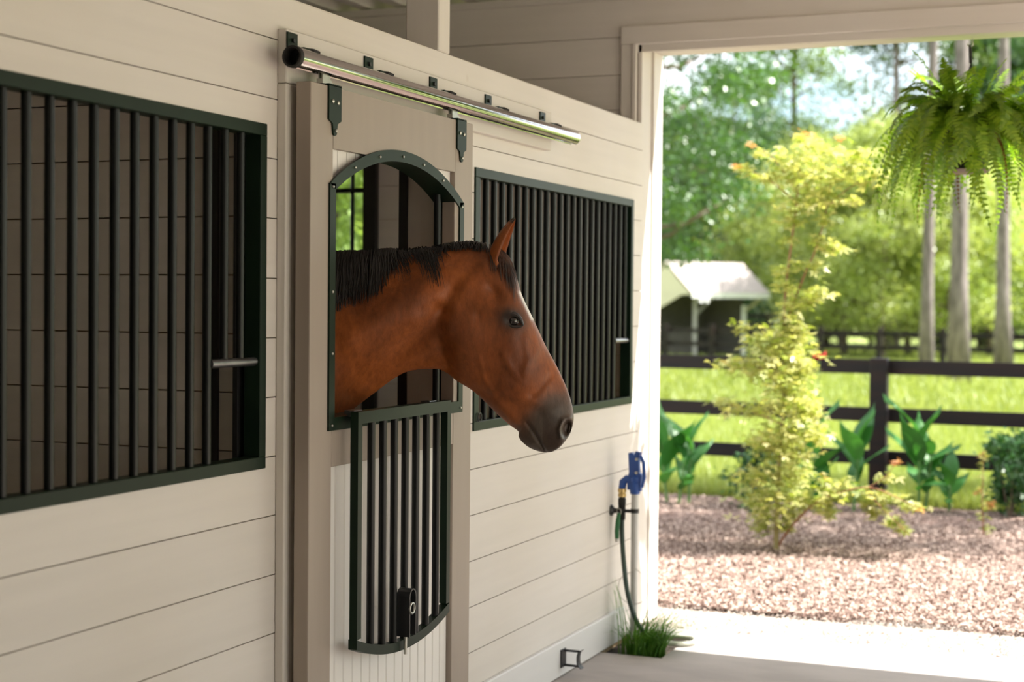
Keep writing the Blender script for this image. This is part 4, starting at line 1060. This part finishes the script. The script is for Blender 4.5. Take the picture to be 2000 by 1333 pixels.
spost('post', .05, DEP - .05, 0, EZ, .12, m_cream); spost('post', .55, .55, 0, EZ, .11, m_pst); spost('post', LEN - .5, .55, 0, EZ - .35, .12, m_fas)
obj('brace', MB().tube([sh(LEN - .5, .5, EZ - .45), sh(LEN - .1, .12, EZ + .0)], .05, 4), m_cream, shed)
obj('brace', MB().tube([sh(.55, .55, EZ - .6), sh(1.25, .50, EZ)], .05, 4), m_pst, shed)
for u in (.30, .52): obj('floodlight', MB().lathe(tuple(sh(u, -.02, EZ - .16)), [(0, .06), (.04, .05), (.075, -.05), (0, -.05)], 12), m_fas, shed, smooth=True)

# ------------------------------------------------------------------ trees
def crown(name, n, rx, h, z0, size, nclu, sig, seed, m, droop=0.0, fill=.55):
    """leaf clusters filling a rounded crown; each leaf a bent diamond of two triangles"""
    r = np.random.default_rng(seed)
    d = r.normal(0, 1, (nclu, 3)); d /= np.linalg.norm(d, axis=1)[:, None]; rad = r.uniform(fill, 1, nclu) ** .6
    c = d * rad[:, None] * np.array([rx, rx, h / 2]); c[:, 2] += z0 + h / 2
    tz = (c[:, 2] - z0) / h
    c[:, :2] *= (1.1 - .55 * tz)[:, None]
    w = r.uniform(.4, 1.6, nclu); w /= w.sum()
    idx = r.choice(nclu, n, p=w)
    g = r.normal(0, 1, (n, 3)); P = c[idx] + g * np.array([sig, sig, sig * .6]) * r.uniform(.6, 1.3, nclu)[idx][:, None]
    a = r.normal(0, 1, (n, 3)); a[:, 2] -= droop; a /= np.linalg.norm(a, axis=1)[:, None]
    b = np.cross(a, r.normal(0, 1, (n, 3)) * .5 + np.array([0, 0, 1.0])); b /= (np.linalg.norm(b, axis=1)[:, None] + 1e-6)
    s = size * r.uniform(.6, 1.3, n)[:, None]
    V = np.stack([P - a * s * .5, P + b * s * .30, P + a * s * .5, P - b * s * .30], 1).reshape(-1, 3)
    F = np.arange(4 * n).reshape(n, 4)
    t = (r.uniform(0, 1, nclu)[idx] * .5 + r.uniform(0, 1, n) * .5)
    return np_mesh(name, V, F, m, t), c
def trunk_mesh(name, h, r0, limbs, seed, m, crown_c=None):
    r = np.random.default_rng(seed); mb = MB()
    pts = [(0.05 * h * .1 * math.sin(3 * q + seed), .05 * h * .1 * math.cos(2 * q + seed), h * q) for q in np.linspace(0, 1, 9)]
    mb.tube(pts, [r0 * (1.35 if q == 0 else 1) * (1 - .65 * q) for q in np.linspace(0, 1, 9)], 12)
    if crown_c is not None:
        for k in range(limbs):
            c = crown_c[r.integers(len(crown_c))]; zb = max(.25 * h, min(c[2] - .8, h * .9)); b = np.array([0, 0, zb])
            mid = b * .45 + c * .55 + np.array([0, 0, -.25])
            mb.tube([b, mid, c], [r0 * .35, r0 * .2, r0 * .06], 6)
    me = bpy.data.meshes.new(name); me.from_pydata(mb.v, [], mb.f); finish(me, m, True); return me
KIND = {}
def kind(key, n, rx, h, z0, size, nclu, sig, seed, m, th, tr, mt, droop=0, fill=.55, limbs=14):
    cm, cc_ = crown('crown', n, rx, h, z0, size, nclu, sig, seed, m, droop, fill)
    KIND[key] = (cm, trunk_mesh('trunk', th, tr, limbs, seed, mt, cc_))
kind('oak', 27000, 3.4, 8.5, 2.3, .12, 105, .36, 51, m_leaf_dark, 8.5, .20, m_bark2)
kind('pale', 30000, 3.0, 6.3, 0.9, .13, 90, .42, 52, m_leaf_pale, 5.5, .11, m_bark2, droop=.4, fill=.35)
kind('wood', 34000, 4.4, 12.5, 1.7, .22, 110, .70, 53, m_leaf_mid, 11.5, .20, m_bark2, fill=.4)
kind('loose', 16000, 3.8, 9.5, 5.0, .17, 70, .50, 54, m_leaf_mid, 12.5, .17, m_bark2, fill=.3)
kind('pine', 15000, 2.6, 6.0, 11.5, .22, 60, .5, 55, m_leaf_dark, 17.0, .20, m_bark, fill=.3, limbs=20)
kind('under', 20000, 2.6, 3.6, 0.1, .14, 70, .42, 56, m_leaf_mid, 2.6, .07, m_bark2, fill=.25)
def tree(name, key, px, Y, sc, label, group=None, m=None, X=None, rz=None, sz=None):
    x = X if X is not None else onY(px, 600, Y)[0]
    t = thing(name, (x, Y, -.06), label, 'tree' if name != 'bush' else 'bush', group, rotz=(rz if rz is not None else random.uniform(0, 6.28)))
    t.scale = (sc, sc, sz or sc)
    cr = link('crown', KIND[key][0], parent=t); link('trunk', KIND[key][1], parent=t)
    if m is not None:
        cr.material_slots[0].link = 'OBJECT'; cr.material_slots[0].material = m
    return t
tree('oak_tree', 'oak', 1205, 27, .98, 'dark green broadleaf tree spreading over the roof of the run-in shed', rz=.4)
tree('oak_tree', 'oak', 1420, 56, .95, 'tall dark green tree directly behind the run-in shed', rz=2.1)
for px, Y, sc, rz in [(1648, 50.5, 1.0, .3), (1722, 47.5, 1.0, 1.9), (1775, 53.5, 1.0, 4.1), (1560, 53.5, 1.0, 5.0), (1850, 50, 1.0, 2.6), (1935, 53, 1.0, 3.3)]:
    tree('young_tree', 'pale', px, Y, sc, 'pale yellow-green young tree between the maple and the pine trunks', 'pale trees beyond the paddock', rz=rz)
for px, Y, sc, m_, rz in [(1060, 66, .8, None, 3.2), (1160, 64, .75, None, 2.2), (1260, 66, .62, m_leaf_dark, 0.2), (1370, 64, .72, None, 1.0), (1500, 68, .70, None, 2.2), (1615, 66, .62, m_leaf_pale, 3.1), (1730, 70, .72, None, 4.4), (1830, 66, .70, m_leaf_pale, 5.2), (1920, 69, .85, None, .9), (2010, 64, .9, m_leaf_dark, 1.5), (2090, 66, 1.0, None, 2.5)]:
    tree('woodland_tree', 'wood', px, Y, sc, 'leafy green tree of the woodland edge behind the farthest fence', 'woodland edge trees', m_, rz=rz)
for px, Y, sc in [(1000, 90, 1.0), (1110, 88, 1.0), (2160, 92, 1.0), (1230, 88, .95), (1340, 92, .9), (1450, 90, .8), (1560, 94, .85), (1660, 90, .75), (1760, 95, .9), (1860, 92, .85), (1960, 95, 1.0), (2060, 90, 1.0)]:
    tree('woodland_tree', 'wood', px, Y, sc, 'leafy green tree of the woodland edge behind the farthest fence', 'woodland edge trees', m_leaf_dark)
for px, Y, sc in [(1545, 66, 1.25), (1885, 67, 1.3)]:
    tree('slender_tree', 'loose', px, Y, sc, 'slender tree with loose high green foliage against the sky', 'slender trees over the paddock')
for k, px in enumerate([1240, 1310, 1400, 1480, 1570, 1650, 1735, 1800, 1880, 1950, 2020]):
    tree('bush', 'under', px, 62.6 + 2.2 * (k % 3), random.uniform(.58, .72), 'low green bush along the foot of the woodland', 'woodland bushes', random.choice([None, m_leaf_dark, m_leaf_pale]), sz=random.uniform(.8, 1.0))
tree('pine_tree', 'pine', 1816, 36.9, .72, 'slim straight pine trunk left of its thicker neighbour behind the hanging fern', rz=.2, sz=.95)
tree('pine_tree', 'pine', 1878, 34.7, 1.0, 'thickest grey pine trunk standing in the paddock grass', rz=1.2)
tree('pine_tree', 'pine', 1957, 42.0, .95, 'pale grey pine trunk nearest the corner of the hanging fern pot, beyond the thick one', rz=2.2)
tree('pine_tree', 'pine', 1914, 66, .75, 'thin reddish far pine trunk between two grey pine trunks', rz=3)
tree('pine_tree', 'pine', 1743, 61, .95, 'dark far trunk rising behind the farthest fence', rz=4)
# trees beside the yard, beyond the frame, that shade the back of the bed
tree('oak_tree', 'oak', 0, 13.75, .66, 'broadleaf tree at the side of the yard shading the mulch bed', X=5.0, rz=1.0, sz=1.0)
for (x, y, sc) in [(15, 24, 1.0), (24, 10, 1.1), (28, -4, 1.2), (22, -16, 1.1), (32, 20, 1.2)]:
    tree('woodland_tree', 'wood', 0, y, sc, 'leafy green tree lining the far side of the yard', 'yard side trees', X=x)
for (x, y, sc) in [(-8.8, 20, .6), (-12.6, 28, .9), (-15, 33, .9)]:
    tree('woodland_tree', 'wood', 0, y, sc, 'leafy green tree seen through the stall window', 'stall window trees', m_leaf_pale, X=x)

# ------------------------------------------------------------------ planting in the bed
def leaf3(r, P, d, up, s):
    """a lobed maple leaf: three pointed lobes, six triangles"""
    sd = np.cross(d, up); sd /= (np.linalg.norm(sd) + 1e-9); V = [P]; F = []
    for a, k in ((-.95, .75), (0, 1.0), (.95, .75)):
        dd = d * math.cos(a) + sd * math.sin(a); ss = np.cross(dd, up); b = len(V)
        V += [P + dd * s * k * .5 - ss * s * .15, P + dd * s * k + up * s * r.uniform(-.15, .05), P + dd * s * k * .5 + ss * s * .15]
        F += [(0, b, b+1), (0, b+1, b+2)]
    return V, F
def foliage(clusters, Y, n_per, size, seed, depth=.10):
    r = np.random.default_rng(seed); V = []; F = []; T = []
    for (x, y, rx, ry, k) in clusters:
        for i in range(int(n_per * k)):
            u, v = r.normal(0, .55, 2); p = onY(x + u * rx, y + v * ry, Y + r.normal(0, depth) * min(1.6, rx / 30))
            a = r.uniform(0, 6.28); d = np.array([math.cos(a), math.sin(a) * .9, r.uniform(-.7, .35)]); d /= np.linalg.norm(d)
            up = np.array([r.normal(0, .35), r.normal(0, .35), 1.0]); up -= d * np.dot(up, d); up /= np.linalg.norm(up)
            v_, f_ = leaf3(r, p, d, up, size * r.uniform(.6, 1.2)); b = len(V); V += v_; F += [tuple(q + b for q in f) for f in f_]; T += [r.uniform(0, 1)] * len(f_)
    return V, F, T
MY = 10.0
mapl = thing('maple_sapling', tuple(onZ(1517, 1075, -.02)), 'young yellow-green maple sapling with bright leaves growing in the mulch bed', 'sapling')
def mp(pts, Y=MY): return [onY(x, y, Y + dy) for (x, y, dy) in pts]
def wood(name, pts, r0, r1, m=m_twig):
    P = mp(pts); P = cat(P, [4] * (len(P) - 1)); obj(name, MB().tube(P, list(np.linspace(r0, r1, len(P))), 8), m, mapl, smooth=True)
m_mtrunk = mat('maple_bark', (0.30, 0.27, 0.10, 1), rough=.7, col2=(.18, .14, .07, 1), scale=(20, 20, 5))
wood('trunk', [(1516, 1078, 0), (1517, 1000, 0), (1522, 900, .02), (1530, 800, .03), (1530, 700, .02), (1532, 620, 0)], .019, .010, m_mtrunk)
wood('branch', [(1532, 640, 0), (1534, 570, 0), (1545, 480, .02), (1553, 420, .02), (1562, 330, 0)], .009, .004)
wood('branch', [(1540, 620, .02), (1570, 540, .04), (1592, 490, .05), (1612, 420, .05), (1625, 340, .03)], .008, .003)
wood('branch', [(1521, 1066, 0), (1545, 1030, -.02), (1590, 985, -.05), (1640, 962, -.06), (1700, 953, -.08), (1750, 972, -.1), (1800, 996, -.1)], .008, .003)
wood('branch', [(1690, 955, -.08), (1715, 985, -.1), (1745, 1015, -.12), (1770, 1040, -.12)], .004, .002)
wood('branch', [(1690, 955, -.08), (1725, 935, -.06), (1752, 903, -.05)], .004, .002)
wood('branch', [(1530, 760, .02), (1480, 715, 0), (1425, 705, -.05)], .005, .002)
wood('branch', [(1528, 830, .02), (1460, 800, 0), (1400, 785, -.05)], .005, .002)
wood('branch', [(1560, 400, 0), (1500, 350, 0), (1440, 325, 0)], .004, .002)
wood('branch', [(1560, 380, 0), (1510, 310, 0), (1468, 282, 0)], .004, .002)
wood('branch', [(1620, 400, .03), (1655, 370, .03), (1700, 345, .03)], .004, .002)
CL = [(1545, 640, 26, 26, 1.3), (1515, 665, 42, 26, 1.6), (1480, 665, 30, 16, .6), (1450, 640, 14, 14, .25), (1552, 660, 30, 26, 1.1), (1530, 700, 60, 24, 2.0), (1440, 712, 36, 14, .7), (1490, 725, 40, 22, 1.1), (1566, 720, 22, 20, .9),
      (1530, 745, 50, 26, 1.8), (1470, 800, 52, 16, 1.0), (1415, 785, 26, 9, .3), (1540, 790, 50, 26, 2.0), (1580, 800, 26, 20, .9), (1545, 840, 46, 26, 1.9), (1590, 850, 24, 14, .6), (1500, 865, 40, 22, 1.3), (1545, 885, 40, 22, 1.4),
      (1480, 930, 42, 24, 1.3), (1545, 930, 36, 22, 1.1), (1490, 975, 44, 22, 1.3), (1550, 975, 30, 20, .8), (1495, 1010, 36, 16, .8), (1545, 1005, 22, 14, .5), (1490, 1035, 14, 14, .25), (1535, 1030, 12, 10, .2),
      (1545, 595, 22, 16, .6), (1580, 585, 24, 14, .5), (1535, 560, 24, 14, .5), (1600, 570, 22, 9, .3), (1525, 530, 18, 12, .3), (1555, 520, 16, 12, .25), (1590, 520, 18, 14, .3), (1630, 480, 24, 12, .4), (1600, 470, 16, 14, .3), (1540, 470, 18, 12, .25), (1545, 430, 22, 12, .35), (1610, 430, 18, 16, .3),
      (1555, 400, 40, 18, .9), (1600, 385, 36, 18, .8), (1570, 345, 56, 22, 1.5), (1630, 340, 42, 22, 1.1), (1600, 300, 56, 20, 1.3), (1540, 320, 36, 18, .7), (1490, 345, 30, 10, .45), (1455, 330, 18, 8, .25), (1490, 300, 18, 8, .3), (1660, 320, 28, 14, .5), (1690, 350, 24, 12, .4), (1650, 392, 34, 6, .35), (1575, 275, 30, 12, .4), (1690, 300, 26, 12, .4), (1720, 340, 20, 10, .25),
      (1625, 965, 32, 16, .6), (1600, 985, 24, 14, .5), (1650, 945, 20, 12, .35), (1620, 1000, 18, 10, .3), (1610, 940, 12, 12, .25), (1700, 965, 24, 9, .35), (1740, 970, 28, 8, .4), (1780, 990, 22, 8, .35), (1720, 995, 16, 10, .3), (1745, 1020, 14, 10, .3), (1762, 1036, 12, 7, .2), (1690, 985, 10, 12, .2), (1705, 1005, 10, 10, .2), (1728, 932, 14, 10, .25)]
V1, F1, T1 = foliage(CL, MY, 150, .058, 61)
fo = np_mesh('foliage', np.array(V1) - wloc(mapl), F1, m_maple, T1)
link('foliage', fo, parent=mapl, kind='stuff')
V1, F1, T1 = foliage([(1440, 324, 10, 5, .5), (1466, 283, 9, 5, .4), (1752, 903, 8, 6, .5), (1798, 996, 8, 5, .4), (1640, 270, 10, 6, .4), (1575, 262, 10, 6, .4), (1610, 935, 8, 8, .4), (1412, 705, 9, 6, .3)], MY, 30, .040, 62)
link('red_tips', np_mesh('red_tips', np.array(V1) - wloc(mapl), F1, m_maple_red, T1), parent=mapl, kind='stuff')

# cannas: every leaf its own broad blade
def canna_leaf(seed, ln=.34, w=.075, fold=.25, curve=.35):
    r = np.random.default_rng(seed); V = []; F = []; n = 9
    for i in range(n + 1):
        q = i / n; ww = w * math.sin(math.pi * (q * .93 + .04) ** .8) ** .9; x = ln * q; z = -curve * ln * q * q
        for k in range(-2, 3):
            V.append((x * (1 - .08 * abs(k)), ww * k / 2, z + fold * ww * abs(k) / 2 + r.normal(0, .0015)))
    for i in range(n):
        for k in range(4): a = i * 5 + k; F.append((a, a+1, a+6, a+5))
    return np_mesh('leaf', V, F, m_canna, [r.uniform(0, 1)] * len(F), smooth=True)
CANNA = [canna_leaf(70, .46, .088, .25, .18), canna_leaf(71, .44, .075, .3, .45), canna_leaf(72, .36, .085, .2, .3)]
def canna(px, py, stems, label, seed, flower=None):
    r = np.random.default_rng(seed); base = onZ(px, py, -.02)
    t = thing('canna_lily', tuple(base), label, 'plant', None)
    for (dx, dy, h, lean, nl) in stems:
        b = np.array([dx, dy, 0]); tip = b + np.array([lean, 0, h])
        obj('stem', MB().tube([b + base - np.array([0, 0, .01]), (b * .5 + tip * .5) + base + np.array([lean * .1, 0, 0]), tip + base], [.013, .011, .007], 8), m_canna_stem, t, smooth=True)
        for k in range(nl):
            q = .25 + .72 * (k + .5) / nl; p = b + (tip - b) * q; az = [-1.2, 1.9, .35, 2.75, -1.9, 1.2, -.3, 3.4][k % 8] + r.uniform(-.35, .35)
            el = np.interp(q, [.25, .6, .97], [.65, 1.1, 1.40]) + r.normal(0, .12); sc = r.uniform(.78, 1.05) * (1.0 if h > .5 else .7) * np.interp(q, [.25, .6, 1], [.8, 1.1, .95])
            link('leaf', CANNA[r.integers(3)], tuple(p), (r.normal(0, .35), -el, az), (sc, sc, sc), parent=t)
    if flower:
        fx_, fy_ = flower; P = onY(fx_, fy_, base[1])
        obj('flower_stalk', MB().tube([base + np.array([stems[0][0], stems[0][1], stems[0][2] * .9]), (base + np.array([stems[0][0], stems[0][1], stems[0][2]])) * .4 + P * .6, P], .004, 6), m_canna_stem, t, smooth=True)
        for k in range(7):
            a = k * .9; d = np.array([math.cos(a), math.sin(a), .5 + .3 * math.sin(2 * k)]); d /= np.linalg.norm(d); s_ = np.cross(d, [0, 0, 1]); s_ /= np.linalg.norm(s_)
            obj('petal', MB().add([P, P + d * .04 - s_ * .036, P + d * .080 + np.array([0, 0, .020]), P + d * .04 + s_ * .036, P + d * .04 + np.array([0, 0, -.006])], [(0, 1, 4), (1, 2, 4), (2, 3, 4), (3, 0, 4)]), m_red, t)
    return t
m_canna_stem = mat('canna_stem', (0.09, 0.20, 0.05, 1), rough=.5)
canna(1318, 988, [(-.06, .0, .56, -.06, 6), (.10, .04, .55, .02, 6), (.04, -.05, .38, .05, 4)], 'broad-leaved canna clump growing right beside the sunlit door jamb', 81)
canna(1588, 1004, [(.0, .06, .58, -.01, 6), (.04, -.02, .30, .03, 3)], 'canna with a single red flower behind the maple sapling', 82, flower=(1601, 703))
canna(1666, 1006, [(.0, .0, .58, .04, 7)], 'single-stemmed canna between the maple sapling and the near fence post', 83)
canna(1795, 1004, [(.0, .0, .60, -.01, 8), (.04, .04, .50, .04, 5)], 'tall canna with upright leaves beside the near fence post', 84)
canna(1853, 1006, [(.0, .0, .28, .01, 6)], 'small low canna next to the dark green shrub', 85)
def bush_leaves(name, base, rx, h, n, size, m, seed, label, cat_):
    r = np.random.default_rng(seed); t = thing(name, tuple(base), label, cat_)
    cl = np.stack([r.normal(0, .55, 26) * rx, r.normal(0, .55, 26) * rx, r.uniform(.1, 1, 26) ** .8 * h], -1); P = cl[r.integers(26, size=n)] + r.normal(0, 1, (n, 3)) * np.array([.045, .045, .05]); P[:, 2] = np.abs(P[:, 2]) + .02
    a = r.normal(0, 1, (n, 3)); a /= np.linalg.norm(a, axis=1)[:, None]; b = np.cross(a, r.normal(0, 1, (n, 3))); b /= np.linalg.norm(b, axis=1)[:, None]; s = size * r.uniform(.6, 1.2, n)[:, None]
    V = np.stack([P - a * s * .5, P + b * s * .28, P + a * s * .5, P - b * s * .28], 1).reshape(-1, 3)
    link('foliage', np_mesh('foliage', V, np.arange(4*n).reshape(n, 4), m, r.uniform(0, 1, n)), parent=t, kind='stuff')
    for k in range(5):
        aa = k * 1.256; obj('stem', MB().tube([base, base + np.array([math.cos(aa) * rx * .4, math.sin(aa) * rx * .4, h * .6])], [.008, .004], 6), m_bark2, t)
    return t
bush_leaves('garden_shrub', onZ(1972, 1018, -.02), .20, .58, 1500, .065, m_shrub, 91, 'dark green leafy shrub in front of the board fence', 'shrub')
bush_leaves('garden_shrub', onZ(1478, 1000, -.02), .16, .45, 700, .06, m_shrub, 92, 'dark green shrub half hidden behind the maple sapling', 'shrub')
b0 = onZ(1921, 1052, -.02)
sp_ = thing('thin_sapling', tuple(b0), 'thin small sapling with reddish cream leaves beside the dark green shrub', 'sapling')
SY = float(b0[1])
obj('stem', MB().tube([onY(1921, 1054, SY), onY(1918, 980, SY), onY(1921, 885, SY)], [.007, .005, .002], 8), m_twig, sp_, smooth=True)
V1, F1, T1 = foliage([(1921, 895, 7, 9, .5), (1917, 925, 10, 10, .6), (1919, 955, 11, 10, .6), (1925, 985, 14, 10, .7), (1915, 1010, 12, 10, .6), (1926, 1030, 10, 8, .4)], SY, 26, .045, 95, .05)
link('foliage', np_mesh('foliage', np.array(V1) - b0, F1, m_maple, T1), parent=sp_, kind='stuff')
V1, F1, T1 = foliage([(1921, 888, 5, 5, .4), (1935, 985, 7, 6, .6), (1912, 960, 6, 5, .3)], SY, 26, .04, 96, .04)
link('red_leaves', np_mesh('red_leaves', np.array(V1) - b0, F1, m_maple_red, T1), parent=sp_, kind='stuff')
